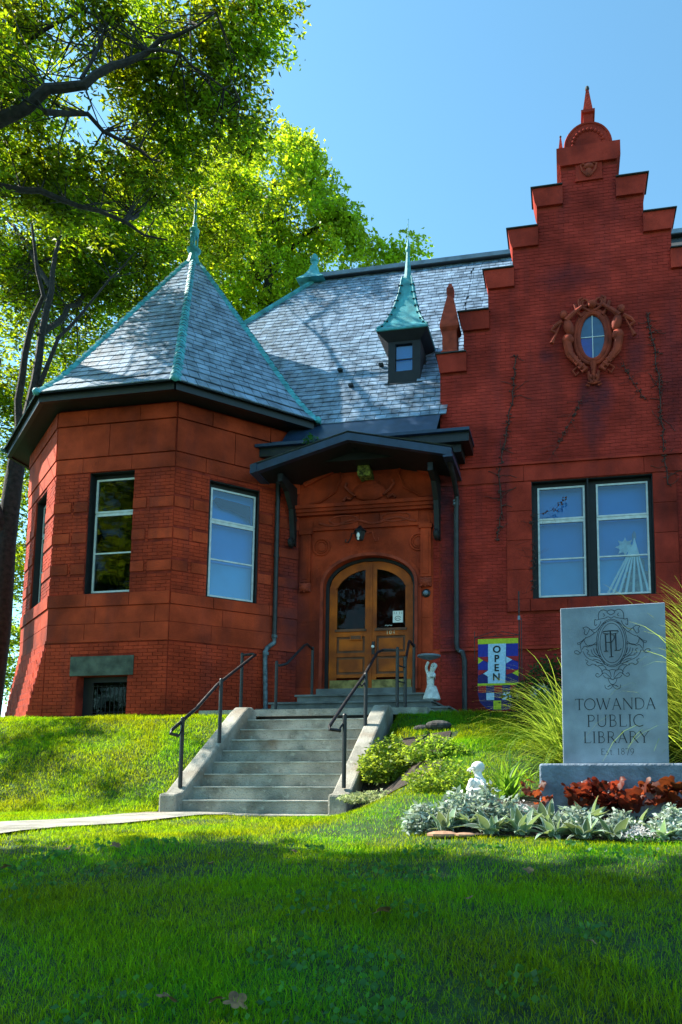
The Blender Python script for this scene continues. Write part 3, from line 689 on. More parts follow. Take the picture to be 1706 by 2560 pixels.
for i, (zt, hw, cw) in enumerate(TI):
    for s in ((-1, 1) if i else (0,)):
        b = MB()
        if s == 0:
            poly = [(CX - cw, zt), (CX - cw, zt - .32), (CX - hw, zt - .4), (CX + hw, zt - .4), (CX + cw, zt - .32), (CX + cw, zt)]
        else:
            x1 = CX + s * cw; x2 = CX + s * hw; xi = CX + s * (cw - .62)
            poly = [(x1, zt), (x1 - s * .05, zt - .30), (x2, zt - .4), (xi, zt - .4), (xi, zt)]
            if s > 0: poly = poly[::-1]
        b.prism(poly, 13.94, 14.48, M_['stoneg']); b.build('coping_stone', None, gable)
        if s == 0: continue
        b = MB(); b.box((min(x1, xi) - (.03 if s < 0 else 0), 13.90, zt + .002), (max(x1, xi) + (.03 if s > 0 else 0), 14.5, zt + .022), M_['slateflash']); b.build('coping_lead', None, gable)
window(MG, -.63, .455, 4.99, 7.36, label='wide blue gable window, left half', jamb=.11); window(MG, .455 + .004, 1.68, 4.99, 7.36, label='right half of the gable window with a star ornament', jamb=.16)
# top ornaments of the gable
b = MB(); n = 20
poly = [(CX + .46 * math.cos(math.pi * i / n), 14.42 + .50 * math.sin(math.pi * i / n)) for i in range(n + 1)]
b.prism(poly, 13.98, 14.42, M_['stoneg']); b.build('shell_dome', None, gable)
b = MB()
for i in range(13): a = math.pi * (i + .0) / 12; b.ball((CX + .31 * math.cos(a), 13.985, 14.45 + .33 * math.sin(a)), .045, 8, 5, M_['stoneg'])
b.tube([(CX + .46 * math.cos(math.pi * i / n), 13.985, 14.43 + .50 * math.sin(math.pi * i / n)) for i in range(n + 1)], .03, 6, M_['stoneg']); b.build('shell_moulding', None, gable, smooth=True)
b = MB(); b.lathe([(.15, 0), (.15, .07), (.10, .10), (.10, .32), (.14, .34), (.14, .40), (.10, .42), (.025, .98)], (CX + .02, 14.15, 14.88), 4, M_['stoneg'], sq=True); b.ball((CX + .02, 14.15, 15.88), .045, 10, 6, M_['slateflash'], sc=(1, 1, 1.4)); b.build('top_obelisk', None, gable)
b = MB(); b.lathe([(.075, 0), (.055, .13), (.075, .16), (.075, .2), (.05, .21), (.012, .58)], (.07, 14.3, 14.42), 4, M_['stoneg'], sq=True); b.ball((.07, 14.3, 15.01), .025, 8, 5, M_['slateflash']); b.build('small_obelisk', None, gable)
b = MB(); b.lathe([(.175, 0), (.175, .10), (.15, .13), (.15, .55), (.20, .62), (.20, .68), (.14, 1.0), (.06, 1.40), (.075, 1.45), (.075, 1.56), (.05, 1.60), (.03, 1.68)], (-2.27, 14.17, 10.18), 4, M_['terra'], sq=True); b.build('gable_pinnacle', None, gable)
b = MB(); b.box((.35, 13.955, 13.64), (.90, 14.0, 13.68), M_['stoneg']); b.box((.36, 13.975, 13.68), (.89, 14.0, 14.05), M_['stoneg'])
b.ball((.62, 13.965, 13.95), .11, 8, 6, M_['terra'], sc=(1, .5, .6)); b.ball((.62, 13.965, 13.82), .08, 8, 6, M_['terra'], sc=(.9, .5, 1.4))
for s in (-1, 1): b.tube([(.62 + s * .03, 13.96, 13.74), (.62 + s * .13, 13.955, 13.86), (.62 + s * .16, 13.955, 13.98), (.62 + s * .08, 13.955, 14.0)], .022, 6, M_['terra'])
b.build('shield_panel', None, gable, smooth=True)
# oval window with its carved surround
cr = MB(); OC = Vector((.62, 13.97, 10.25))
def ell(a, b_, n=36, y=0, c=OC): return [(c.x + a * math.cos(2 * math.pi * i / n), c.y + y, c.z + b_ * math.sin(2 * math.pi * i / n)) for i in range(n + 1)]
cr.tube(ell(.28, .50), .05, 8, M_['terra']); cr.tube(ell(.345, .57, y=.01), .045, 8, M_['terra'])
for s in (-1, 1):
    X = lambda v: OC.x + s * v
    P = lambda pts, r, y=-.03: cr.tube([(X(a), OC.y + y, OC.z + c) for a, c in pts], r, 7, M_['terra'])
    B = lambda a, c, r, sc=(1, 1, 1), y=-.06, tilt=0: cr.ball((X(a * .93), OC.y + y * .8, OC.z + c), r * .8, 10, 7, M_['terra'], sc=sc, rot=Matrix.Rotation(s * tilt, 3, 'Y'))
    sp = [(.14 + .09 * math.cos(t) * (1 - t / 14), .70 + .09 * math.sin(t) * (1 - t / 14)) for t in np.linspace(-1.5, 7.5, 16)]
    P(sp, .025); P([(.05, .52), (.16, .60), (.25, .62), (.26, .78), (.18, .82)], .028); P([(.20, .42), (.30, .55), (.34, .70)], .035)
    B(.60, .46, .095, (.9, .9, 1.1), -.10); B(.60, .51, .10, (1.0, .9, .75), -.07)                 # head and hair
    B(.50, .20, .15, (.85, .8, 1.5), -.08, .25); B(.52, -.05, .15, (1.0, .8, 1.0), -.07)           # torso and draped waist
    P([(.52, .33), (.36, .48), (.20, .60)], [.055, .045, .03], -.10)                              # arm to the scroll
    P([(.60, .33), (.74, .24), (.80, .16), (.70, .10)], [.05, .045, .035, .03], -.08)              # arm with trumpet
    P([(.62, .28), (.74, .02), (.80, -.12)], [.012, .02, .05], -.10)
    P([(.50, -.1), (.46, -.35), (.30, -.55), (.12, -.72)], [.09, .085, .06, .04], -.05)              # drapery tail
    for k in range(6): t = k / 5; P([(.42 - .30 * t, -.30 - .38 * t), (.50 - .28 * t, -.36 - .40 * t), (.55 - .30 * t, -.30 - .42 * t)], [.03, .028, .01], -.08)
    P([(.30, -.62), (.40, -.70), (.34, -.80), (.28, -.74)], .02); P([(.10, -.75), (.08, -.9), (.03, -.98)], .03); B(.06, -.86, .05, (.7, .7, 1.3)); P([(.0, -1.0), (.12, -.97), (.15, -1.02), (.08, -1.04)], .02)
cr.ball((OC.x, OC.y - .03, OC.z + .66), .09, 10, 7, M_['terra']); cr.tube([(OC.x, OC.y - .02, OC.z - .55), (OC.x, OC.y - .02, OC.z - 1.0)], [.07, .02], 7, M_['terra'])
crest = cr.build('oval_crest', None, lib, smooth=True)
b = MB(); b.add([(p[0], 13.985, p[2]) for p in ell(.25, .47)[:-1]], [tuple(range(36))[::-1]], M_['glass']); b.build('oval_pane', None, crest)
b = MB(); b.add([(p[0], 13.993, p[2]) for p in ell(.26, .48)[:-1]], [tuple(range(36))[::-1]], mat('stained_glass', (0.01, 0.07, 0.16), .4)); b.add([(.615, 13.990, 10.24), (.37, 13.990, 10.24), (.39, 13.99, 10.05), (.47, 13.99, 9.87), (.615, 13.99, 9.79)], [(0, 1, 2, 3, 4)], mat('blue_stained_glass', (0.012, 0.012, 0.28), .4)); b.build('stained_pane', None, crest)
b = MB(); b.box((.612, 13.972, 9.80), (.626, 13.984, 10.70), M_['frame']); b.box((.37, 13.974, 10.243), (.87, 13.983, 10.257), M_['frame']); b.build('glazing_bar', None, crest)
# cross roof behind the gable
b = MB(); b.add([(CX - 2.9, 14.4, 9.4), (CX, 14.4, 13.2), (CX + 2.9, 14.4, 9.4), (CX - 2.9, 18.4, 9.4), (CX, 18.4, 13.2), (CX + 2.9, 18.4, 9.4)], [(0, 1, 4, 3), (1, 2, 5, 4)], M_['slateflash']); b.build('cross_roof', None, lib)
# ================================================================ porch wall and doors
DX, DHW, DSP, DR = -3.925, .955, 5.40, .62               # door centre x, half width, spring height, rise
def arch(hw, sp, r, n=24, z0=3.28): return [(DX - hw, z0)] + [(DX - hw * math.cos(math.pi * i / n), sp + r * math.sin(math.pi * i / n) ** .92) for i in range(n + 1)] + [(DX + hw, z0)]
b = MB(); a = arch(DHW, DSP, DR)
b.prism([(-5.6, 2.4)] + [(-5.6, 8.3), (-2.46, 8.3), (-2.46, 2.4), (DX + DHW, 2.4)] + a[::-1] + [(DX - DHW, 2.4)], 14.0, 14.34, M_['stone'])
porch = b.build('porch_wall', None, lib)
MD = Matrix.Translation((0, 14.0, 0))
bricks(MD, porch, -2.60, -2.47, 2.7, 7.9, [(-2.62, -2.4, 3.98, 4.06)], key='brickg')
for z0, z1 in ((2.75, 3.35), (3.35, 4.0), (4.0, 4.7), (4.7, 5.35)):
    stone(MD, porch, -5.45, -4.99, z0, z1, .012, .004); stone(MD, porch, -2.86, -2.60, z0, z1, .012, .004)
def archband(name, hw0, r0, hw1, r1, y, th, m, n=28):
    b = MB(); i0 = arch(hw0, DSP, r0, n); i1 = arch(hw1, DSP, r1, n)
    for k in range(len(i0) - 1):
        q = [i0[k], i0[k + 1], i1[k + 1], i1[k]]
        vs = [(x, y, z) for x, z in q] + [(x, y + th, z) for x, z in q]
        b.add(vs, [(0, 1, 2, 3), (7, 6, 5, 4), (0, 4, 5, 1), (2, 6, 7, 3)], m)
    return b.build(name, None, porch)
archband('arch_moulding', DHW, DR, DHW + .06, DR + .06, 13.94, .08, M_['terra'])
archband('arch_moulding', DHW + .062, DR + .062, DHW + .13, DR + .13, 13.965, .05, M_['stone'])
archband('door_frame', DHW - .07, DR - .06, DHW - .002, DR - .002, 14.13, .12, M_['dark'])
def relief(name, fn, m='stone'):
    b = MB(); fn(b); return b.build(name, None, porch, smooth=True)
for x0 in (-5.37, -2.85):
    b = MB(); b.box((x0, 13.93, 5.52), (x0 + .21, 14.0, 6.52), M_['stone']); b.box((x0 + .05, 13.915, 5.58), (x0 + .16, 13.93, 6.46), M_['stone']); b.box((x0 - .03, 13.90, 6.52), (x0 + .24, 14.0, 6.60), M_['stone']); b.build('pilaster', None, porch)
    b = MB(); b.box((x0 - .01, 13.91, 5.32), (x0 + .22, 14.0, 5.50), M_['terra']); c = (x0 + .105, 13.90, 5.40)
    b.ball(c, .085, 9, 6, M_['terra'])
    for k in range(8): t = k * math.pi / 4; b.ball((c[0] + .08 * math.cos(t), 13.90, c[2] + .07 * math.sin(t)), .035, 7, 5, M_['terra'])
    b.build('carved_corbel', None, porch, smooth=True)
b = MB()
for (x0, x1, y, z0, z1) in ((-5.47, -2.60, 13.90, 6.92, 6.98), (-5.50, -2.57, 13.86, 6.98, 7.05), (-5.53, -2.54, 13.82, 7.05, 7.12), (-5.40, -2.66, 13.95, 6.60, 6.66)): b.box((x0, y, z0), (x1, 14.0, z1), M_['stone'])
b.build('cornice', None, porch)
for (x0, x1) in ((-5.12, -4.55), (-4.54, -4.15), (-4.14, -3.72), (-3.71, -2.90)):
    b = MB(); b.box((x0 + .004, 13.975, 6.67), (x1 - .004, 14.0, 6.91), M_['stone']); b.build('frieze_block', None, porch)
b = MB()                                                  # ribbon carved across the frieze
b.tube([(x, 13.965, 6.74 + .05 * math.sin(x * 7)) for x in np.linspace(-5.0, -2.95, 40)], .022, 6, M_['terra'])
for s in (-1, 1): b.tube([(DX + s * (.55 + .30 * math.cos(t)), 13.965, 6.80 + .09 * math.sin(t)) for t in np.linspace(0, 2 * math.pi, 24)], .016, 5, M_['terra'])
b.build('ribbon_carving', None, porch, smooth=True)
for s in (-1, 1):
    b = MB()
    for rr, q in ((.17, .022), (.12, .014)): b.tube([(DX + s * 1.02 + rr * math.cos(t), 13.985, 6.26 + rr * math.sin(t)) for t in np.linspace(0, 2 * math.pi, 28)], q, 6, M_['stone'])
    b.ball((DX + s * 1.02, 13.99, 6.26), .10, 10, 6, M_['stone'], sc=(1, .2, 1)); b.build('roundel', None, porch, smooth=True)

b = MB()                                                  # curved gable above the cornice with scrolls
n = 26
ped = [(DX + 1.40 * (2 * i / n - 1), 7.60 + .42 * math.sin(math.pi * i / n)) for i in range(n + 1)]
b.tube([(x, 13.95, z) for x, z in ped], .055, 6, M_['stone'])
for s in (-1, 1):
    b.tube([(DX + s * x, 13.965, z) for x, z in ((1.30, 7.18), (1.05, 7.22), (.72, 7.42), (.60, 7.72), (.66, 7.9))], .022, 6, M_['stone'])
    b.tube([(DX + s * x, 13.95, z) for x, z in ((.55, 7.20), (.50, 7.27), (.40, 7.22), (.30, 7.28), (.42, 7.38), (.52, 7.50), (.48, 7.58))], .03, 6, M_['terra'])
b.ball((DX, 13.97, 7.38), .28, 14, 8, M_['stone'], sc=(1.25, .25, .75)); b.ball((DX, 13.96, 7.52), .12, 10, 6, M_['stone'], sc=(1.6, .4, .8))
b.build('pediment_carving', None, porch, smooth=True)
# keystone ornament under the canopy, with moss
b = MB(); b.prism([(-4.10, 7.60), (-4.12, 7.70), (-4.07, 8.02), (-3.97, 8.05), (-3.90, 7.98), (-3.84, 7.66), (-3.86, 7.60)], 13.70, 14.0, mat('mossy_stone', (0.03, 0.03, 0.012), .95, .3, 22, col2=(0.30, 0.30, 0.05)))
b.build('mossy_keystone', None, porch)
# floor behind and wall beside
dmat = M_['wood']
for s in (-1, 1):                                         # two leaves
    X = lambda v: DX + s * v                             # v: 0 at the meeting line, .88 at the hinge
    hw = DHW - .075
    def top(v, inset=0.0): return DSP + (DR - .065) * max(0.0, 1 - (min(v, hw - .001) / hw) ** 2) ** .5 - inset
    b = MB()
    def rect(v0, v1, z0, z1, y0=14.16, y1=14.21, m=dmat):
        b.box((min(X(v0), X(v1)), y0, z0), (max(X(v0), X(v1)), y1, z1), m)
    st0, st1 = .12, .72                                   # panel and glass between stiles
    rect(.006, st0, 3.30, top(.12) - .005); rect(st1, hw, 3.30, DSP)
    rect(st0, st1, 4.40, 4.52); rect(st0, st1, 3.98, 4.06); rect(st0, st1, 3.55, 3.62); rect(st0, st1, 3.30, 3.42)
    # arched head of the leaf
    k = 14; V = [st0 + (hw - st0) * i / k for i in range(k + 1)]
    def gtop(v): return top(v * 1.16 if v * 1.16 < hw else hw, .16) if v < st1 else 0
    for v0, v1 in zip(V[:-1], V[1:]):
        lo0, lo1 = (max(DSP, gtop(v0)) if v0 < st1 - .001 else DSP), (max(DSP, gtop(v1)) if v1 < st1 - .001 else DSP)
        poly = [(X(v0), lo0), (X(v1), lo1), (X(v1), top(v1) + .001), (X(v0), top(v0) + .001)]
        if s < 0: poly = poly[::-1]
        b.prism(poly, 14.16, 14.21, dmat)
    rect(st0, st1, 3.62, 3.98, 14.195, 14.205, M_['wooddark']); rect(st0, st1, 4.06, 4.40, 14.195, 14.205, M_['wooddark'])
    rect(st0 + .05, st1 - .05, 3.67, 3.93, 14.175, 14.195); rect(st0 + .05, st1 - .05, 4.11, 4.35, 14.175, 14.195)
    rect(st0 - .03, st1 + .03, 4.50, 4.55, 14.13, 14.16, M_['wooddark'])
    leaf = b.build('door', None, lib)
    bb = MB(); q = [(X(st0), 4.52)] + [(X(v), gtop(v) + .03) for v in np.linspace(st0, st1 - .001, 12)] + [(X(st1), 4.52)]
    bb.prism(q if s > 0 else q[::-1], 14.185, 14.19, M_['glassdark']); bb.build('pane', None, leaf)
    bb = MB(); bb.box((min(X(.04), X(hw - .03)), 14.145, 3.31), (max(X(.04), X(hw - .03)), 14.158, 3.50), M_['brass']); bb.build('kick_plate', None, leaf)
    if s < 0:
        bb = MB(); bb.box((X(.28) - .15, 14.135, 4.32), (X(.28) + .10, 14.158, 4.43), M_['wood']); bb.box((X(.28) - .13, 14.128, 4.34), (X(.28) + .08, 14.136, 4.41), M_['wooddark']); bb.build('mail_slot', None, leaf)
    else:
        bb = MB(); bb.box((X(.03), 14.14, 4.02), (X(.09), 14.158, 4.28), M_['rail']); bb.ball((X(.06), 14.11, 4.17), .035, 10, 6, M_['bulb']); bb.build('handle', None, leaf, smooth=True)
bb = MB(); bb.box((DX - .012, 14.145, 3.30), (DX + .03, 14.165, 5.93), M_['wood']); bb.build('astragal', None, leaf)
b = MB(); b.box((-5.0, 15.0, 3.2), (-2.8, 15.05, 6.2), M_['room']); b.box((-5.0, 14.34, 6.1), (-2.8, 15.0, 6.15), M_['room']); b.box((-5.0, 14.34, 3.2), (-2.8, 15.0, 3.27), M_['room']); b.build('hallway', None, lib)
def glyphs():                                             # serif capitals drawn as strokes in a unit-high box
    def arc(cx, cz, rx, rz, a0, a1, n=14): return [(cx + rx * math.cos(math.radians(a)), cz + rz * math.sin(math.radians(a))) for a in np.linspace(a0, a1, n)]
    G = {}
    def ser(x, z, w=.16): return ([(x - w/2, z), (x + w/2, z)], .028)
    T_, t_ = .085, .04
    G['T'] = (.72, [([(.36, 0), (.36, 1)], T_), ([(.02, .97), (.70, .97)], t_), ([(.02, .99), (0, .86)], t_), ([(.70, .99), (.72, .86)], t_), ser(.36, .01, .22)])
    G['O'] = (1.0, [(arc(.5, .5, .46, .49, 0, 360, 30), .065)])
    G['W'] = (1.25, [([(.06, .99), (.36, .01)], T_), ([(.36, .01), (.64, .9)], t_), ([(.58, .99), (.88, .01)], T_), ([(.88, .01), (1.18, .99)], t_), ser(.06, .99), ser(.6, .99), ser(1.18, .99)])
    G['A'] = (.88, [([(.44, 1), (.12, .01)], t_), ([(.44, 1), (.80, .01)], T_), ([(.22, .36), (.66, .36)], t_), ser(.12, .01), ser(.80, .01)])
    G['N'] = (.95, [([(.14, 0), (.14, .99)], t_), ([(.12, .99), (.84, .02)], T_), ([(.84, 0), (.84, .99)], t_), ser(.14, .01), ser(.12, .99), ser(.84, .99)])
    G['D'] = (.92, [([(.16, 0), (.16, 1)], T_), ([(.10, .98), (.42, .98)] + arc(.42, .5, .44, .48, 90, -90, 16) + [(.10, .02)], .05)])
    G['P'] = (.70, [([(.16, 0), (.16, 1)], T_), ([(.08, .98), (.36, .98)] + arc(.36, .73, .26, .25, 90, -90, 12) + [(.16, .48)], .05), ser(.16, .01, .22)])
    G['U'] = (.90, [([(.14, .99), (.14, .34)] + arc(.45, .34, .31, .33, 180, 360, 14) + [(.76, .99)], .06), ser(.14, .99, .2), ser(.76, .99, .2)])
    G['B'] = (.72, [([(.16, 0), (.16, 1)], T_), ([(.08, .98), (.34, .98)] + arc(.34, .76, .21, .22, 90, -90, 10) + [(.16, .54)], .05), ([(.30, .54)] + arc(.34, .28, .28, .26, 90, -90, 12) + [(.08, .02)], .05)])
    G['L'] = (.68, [([(.16, 0), (.16, 1)], T_), ([(.08, .02), (.62, .02), (.66, .16)], t_), ser(.16, .99, .22)])
    G['I'] = (.36, [([(.18, 0), (.18, 1)], T_), ser(.18, .99, .24), ser(.18, .01, .24)])
    G['C'] = (.92, [(arc(.5, .5, .45, .49, 50, 310, 24), .065), ([(.79, .88), (.81, .72)], .035)])
    G['R'] = (.82, [([(.16, 0), (.16, 1)], T_), ([(.08, .98), (.36, .98)] + arc(.36, .75, .24, .23, 90, -90, 12) + [(.16, .52)], .05), ([(.40, .52), (.78, .01)], T_), ser(.16, .01, .22), ser(.80, .01, .12)])
    G['Y'] = (.84, [([(.08, .99), (.42, .48)], T_), ([(.78, .99), (.42, .48)], t_), ([(.42, .5), (.42, 0)], T_), ser(.08, .99), ser(.78, .99), ser(.42, .01, .22)])
    G['E'] = (.66, [([(.16, 0), (.16, 1)], T_), ([(.08, .98), (.56, .98), (.58, .86)], t_), ([(.16, .52), (.46, .52)], t_), ([(.08, .02), (.58, .02), (.62, .16)], t_)])
    G['s'] = (.46, [(arc(.24, .50, .14, .13, 40, 270, 10) + arc(.24, .20, .15, .17, 90, -140, 12), .05)])
    G['t'] = (.40, [([(.2, .82), (.2, .12)] + arc(.29, .12, .09, .10, 180, 290, 6), .06), ([(.06, .64), (.36, .64)], t_)])
    G['.'] = (.22, [([(.08, .03), (.14, .03)], .07)])
    G['1'] = (.42, [([(.20, 0), (.20, .98)], T_), ([(.20, .98), (.08, .86)], t_), ser(.20, .01, .22)])
    G['8'] = (.60, [(arc(.30, .76, .18, .22, 0, 360, 20), .055), (arc(.30, .27, .22, .26, 0, 360, 20), .055)])
    G['7'] = (.56, [([(.04, .97), (.52, .97), (.24, -.12)], .055), ([(.04, .99), (.04, .84)], t_)])
    G['9'] = (.60, [(arc(.30, .66, .22, .30, 0, 360, 20), .055), ([(.52, .64), (.46, .28), (.14, -.08)], .055)])
    G['0'] = (.60, [(arc(.30, .5, .24, .49, 0, 360, 22), .09)])
    G['4'] = (.58, [([(.42, 0), (.42, 1), (.04, .34), (.54, .34)], .08)])
    return G
GL = glyphs()
def ribbon(b, pts, wd, M, m, y=0.0):
    P = [Vector((p[0], 0, p[1])) for p in pts]; n = len(P); vs = []; fs = []
    closed = (P[0] - P[-1]).length < 1e-4
    for i, p in enumerate(P):
        a = P[i - 1] if i > 0 else (P[-2] if closed else P[i]); c = P[i + 1] if i < n - 1 else (P[1] if closed else P[i])
        d = (c - a); d = d.normalized() if d.length > 0 else Vector((1, 0, 0)); k = Vector((-d.z, 0, d.x)) * wd / 2
        vs += [p + k + Vector((0, y, 0)), p - k + Vector((0, y, 0))]
    k = len(vs)
    vs += [v + Vector((0, .004, 0)) for v in vs]
    for i in range(n - 1):
        fs += [(2*i, 2*i+1, 2*i+3, 2*i+2), (2*i, 2*i+2, 2*i+2+k, 2*i+k), (2*i+1, 2*i+1+k, 2*i+3+k, 2*i+3)]
    b.add(vs, fs, m, M)
def word(text, M, h, m, parent, name='letter', tr=.10, wide=1.0, bold=1.0, width=None):
    adv = [(GL[c][0] if c != ' ' else .35) for c in text]
    tot = sum(adv) + tr * (len(text) - 1)
    k = (width / h / tot) if width else wide
    x = -tot / 2
    for c, a in zip(text, adv):
        if c != ' ':
            b = MB()
            for i, (pts, wd) in enumerate(GL[c][1]): ribbon(b, [((x + p[0]) * h * k, p[1] * h) for p in pts], wd * h * bold, M, m, -.0003 * i)
            b.build(name, None, parent)
        x += a + tr
word('104', Matrix.Translation((DX + .42, 14.1535, 4.425)), .075, mat('pale_brass_numeral', (0.65, 0.55, 0.35), .4), leaf, 'numeral', .35, bold=1.6)
b = MB(); b.box((DX + .46, 14.168, 4.66), (DX + .67, 14.172, 4.90), M_['bulb']); 
notice = b.build('paper_notice', None, leaf)
b = MB()
b.tube([(DX + .565 + .06 * math.cos(t), 14.166, 4.745 + .045 * math.sin(t)) for t in np.linspace(.3, 5.9, 16)], .005, 4, M_['engrave'])
b.tube([(DX + .565 + .035 * math.cos(t), 14.166, 4.73 + .02 * math.sin(t)) for t in np.linspace(0, 3.2, 10)], .004, 4, M_['engrave'])
for x in (.485, .53, .60, .645): b.tube([(DX + x, 14.166, 4.83), (DX + x + .004, 14.166, 4.88)], .004, 4, M_['engrave'])
b.build('notice_print', None, leaf)
b = MB()
for k in range(7): b.tube([(DX + .30 + k * .022, 14.166, 4.60 + .012 * math.sin(k * 2)), (DX + .315 + k * .022, 14.166, 4.612)], .005, 4, M_['bulb'])
b.build('window_decal', None, leaf)
# lantern, bell push
ln = thing('wall_lantern', 'small black lantern with a white bulb mounted above the arched double door', 'lantern', (0, 0, 0))
LX = -4.07
b = MB(); b.lathe([(.14, 6.47), (.13, 6.49), (.04, 6.57), (.015, 6.60)], (LX, 13.80, 0), 6, M_['rail']); b.build('hood', None, ln)
b = MB(); b.lathe([(.11, 6.47), (.11, 6.44), (.075, 6.30), (.06, 6.29)], (LX, 13.80, 0), 6, M_['rail']); b.tube([(LX, 13.8, 6.50), (LX, 13.9, 6.54), (LX, 14.0, 6.50)], .02, 6, M_['rail']); b.build('body', None, ln)
for s in (-1, 1): b = MB(); b.tube([(LX + s * x, 13.95, z) for x, z in ((.12, 6.50), (.22, 6.50), (.24, 6.40), (.29, 6.31), (.35, 6.33), (.34, 6.38))], .012, 6, M_['rail' if s < 0 else 'terra']); b.build('scroll', None, ln)
b = MB(); b.ball((LX, 13.68, 6.36), .035, 10, 7, M_['bulb'], sc=(1, 1, 1.7)); b.ball((LX, 13.68, 6.285), .025, 8, 5, M_['bulb']); b.build('bulb', None, ln, smooth=True)
b = MB(); b.lathe([(.085, 0), (.085, .04), (.06, .06)], (0, 0, 0), 16, M_['rail'], T=Matrix.Translation((-2.74, 14.0, 5.19)) @ Matrix.Rotation(math.pi / 2, 4, 'X'))
b.ball((-2.74, 13.94, 5.19), .05, 10, 6, M_['lead']); tag(b.build('door_bell', None, None, smooth=True), 'round black and grey bell push on the red wall right of the doors', 'bell')
# ---------------------------------------------------------------- canopy
cb = MB(); FA, FL, FR = (-4.06, 8.12), (-5.99, 7.60), (-2.07, 7.66)
def slab(p, q, y0, y1, t, m, b=cb):
    poly = [(p[0], p[1]), (p[0], p[1] - t), (q[0], q[1] - t), (q[0], q[1])]
    b.prism(poly, y0, y1, m)
slab((-5.95, 7.57), (-4.06, 8.09), 12.98, 14.0, .09, M_['dark']); slab((-4.06, 8.09), (-2.12, 7.63), 12.98, 14.0, .09, M_['dark'])
canopy = cb.build('porch_canopy', None, lib)
b = MB(); slab(FL, FA, 12.86, 12.98, .145, M_['fascia'], b); slab(FA, FR, 12.86, 12.98, .145, M_['fascia'], b); b.box((-2.20, 12.80, 7.46), (-2.02, 14.0, 7.50), M_['fascia']); b.box((-2.08, 12.80, 7.50), (-2.04, 14.0, 7.62), M_['fascia'])
b.prism([(-6.03, 7.62), (-6.03, 7.44), (-5.90, 7.47), (-5.90, 7.65)], 12.84, 14.0, M_['fascia']); b.build('fascia_board', None, canopy)
b = MB(); b.add([(-6.0, 12.84, 7.63), (-4.06, 12.84, 8.15), (-4.06, 14.0, 8.16), (-6.0, 14.0, 7.64)], [(0, 3, 2, 1)], M_['lead']); b.add([(-4.06, 12.84, 8.15), (-2.04, 12.84, 7.69), (-2.04, 14.0, 7.70), (-4.06, 14.0, 8.16)], [(0, 3, 2, 1)], M_['lead']); b.build('canopy_roofing', None, canopy)
for (x, s) in ((-5.52, 1), (-2.50, -1)):
    b = MB()
    P = Matrix.Translation((x, 0, 0)) @ Matrix(((0, 1, 0, 0), (1, 0, 0, 0), (0, 0, 1, 0), (0, 0, 0, 1)))
    b.prism([(13.12, 7.52), (13.12, 7.36), (13.45, 7.28), (13.72, 7.0), (13.80, 6.6), (13.84, 6.30), (14.0, 6.25), (14.0, 7.52)], -.05, .05, M_['dark'], P)
    b.tube([(x, 13.78 + .07 * math.cos(t), 6.32 + .07 * math.sin(t)) for t in np.linspace(0, 5, 12)], .05, 6, M_['dark'])
    b.build('bracket', None, canopy)
# ---------------------------------------------------------------- downpipes
def pipe(pts, r, m, name, label): 
    b = MB(); b.tube(pts, r, 10, M_[m])
    return b.build(name, None, lib, smooth=True, label=label)
def Rf(t, out, z): p = TC.lerp(TR, t) + Vector((.7071, -.7071, 0)) * out; return (p.x, p.y, z)
pl = pipe([Rf(.80, .07, 7.62), Rf(.80, .07, 4.30)], .048, 'pipe', 'downspout', 'dark downpipe on the bay beside the porch')
b = MB(); b.tube([Rf(.80, .07, 4.32), Rf(.80, .07, 4.22), Rf(.74, .07, 4.08), Rf(.725, .08, 4.0), Rf(.725, .09, 3.9), Rf(.74, .1, 2.74)], .046, 10, M_['pipeblue']); b.build('lower_pipe', None, pl, smooth=True)
for (t, z) in ((.80, 4.34), (.735, 3.98), (.74, 2.86), (.80, 6.0)): b = MB(); p = Rf(t, .07, z); b.lathe([(.058, -.03), (.058, .03)], p, 10, M_['pipeblue' if z < 5 else 'pipe']); b.build('pipe_clamp', None, pl)
pr_ = pipe([(-2.13, 12.95, 7.55), (-2.10, 13.5, 7.30), (-2.10, 13.86, 7.12), (-2.12, 13.90, 6.8), (-2.12, 13.91, 4.15), (-2.10, 13.90, 4.02), (-2.0, 13.88, 3.96), (-1.96, 13.87, 3.8), (-1.96, 13.87, 2.7)], .052, 'pipe', 'downspout', 'dark downpipe with a bend against the gable wall')
for z in (7.02, 6.96, 3.98): b = MB(); b.lathe([(.066, -.018), (.066, .018)], (-2.12 if z > 5 else -2.03, 13.90, z), 10, M_['lead']); b.build('pipe_band', None, pr_)
flush('brick', 170, 'brickwork', lib); flush('brickg', 130, 'brickwork', lib); flush('stone', 290, 'stonework', lib); flush('slate', 300, 'slate_courses', lib)

# ================================================================ entrance stairs
st = thing('entrance_stairs', 'weathered concrete stairs with sloping cheek walls leading up to the door', 'stairs', (-4.2, 9.4, 1.07))
def child(b, name, parent, **k):                          # parts keep world coordinates under a moved empty
    o = b.build(name, None, parent, **k); o.matrix_parent_inverse = Matrix.Translation(parent.location).inverted(); return o
Z0, RISE, RUN = 1.235, .178, .287
for i in range(9):
    y = 9.42 + RUN * i; z = Z0 + .0 + RISE * i
    b = MB(); x0, x1 = (-5.27, -3.12)
    z_top = 1.25 + .1795 * i
    if i == 8: break
    b.box((x0, y, z_top - (.26 if i == 0 else .25)), (x1, y + RUN + .3, z_top - .022), M_['conc'])
    b.box((x0, y - .012, z_top - .022), (x1, y + RUN + .3, z_top), M_['conc'])
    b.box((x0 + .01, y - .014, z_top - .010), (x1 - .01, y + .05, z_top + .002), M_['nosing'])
    child(b, 'step', st)
b = MB(); b.box((-5.62, 9.02, .9), (-2.8, 9.7, 1.075), M_['conc']); child(b, 'stair_footing', st)
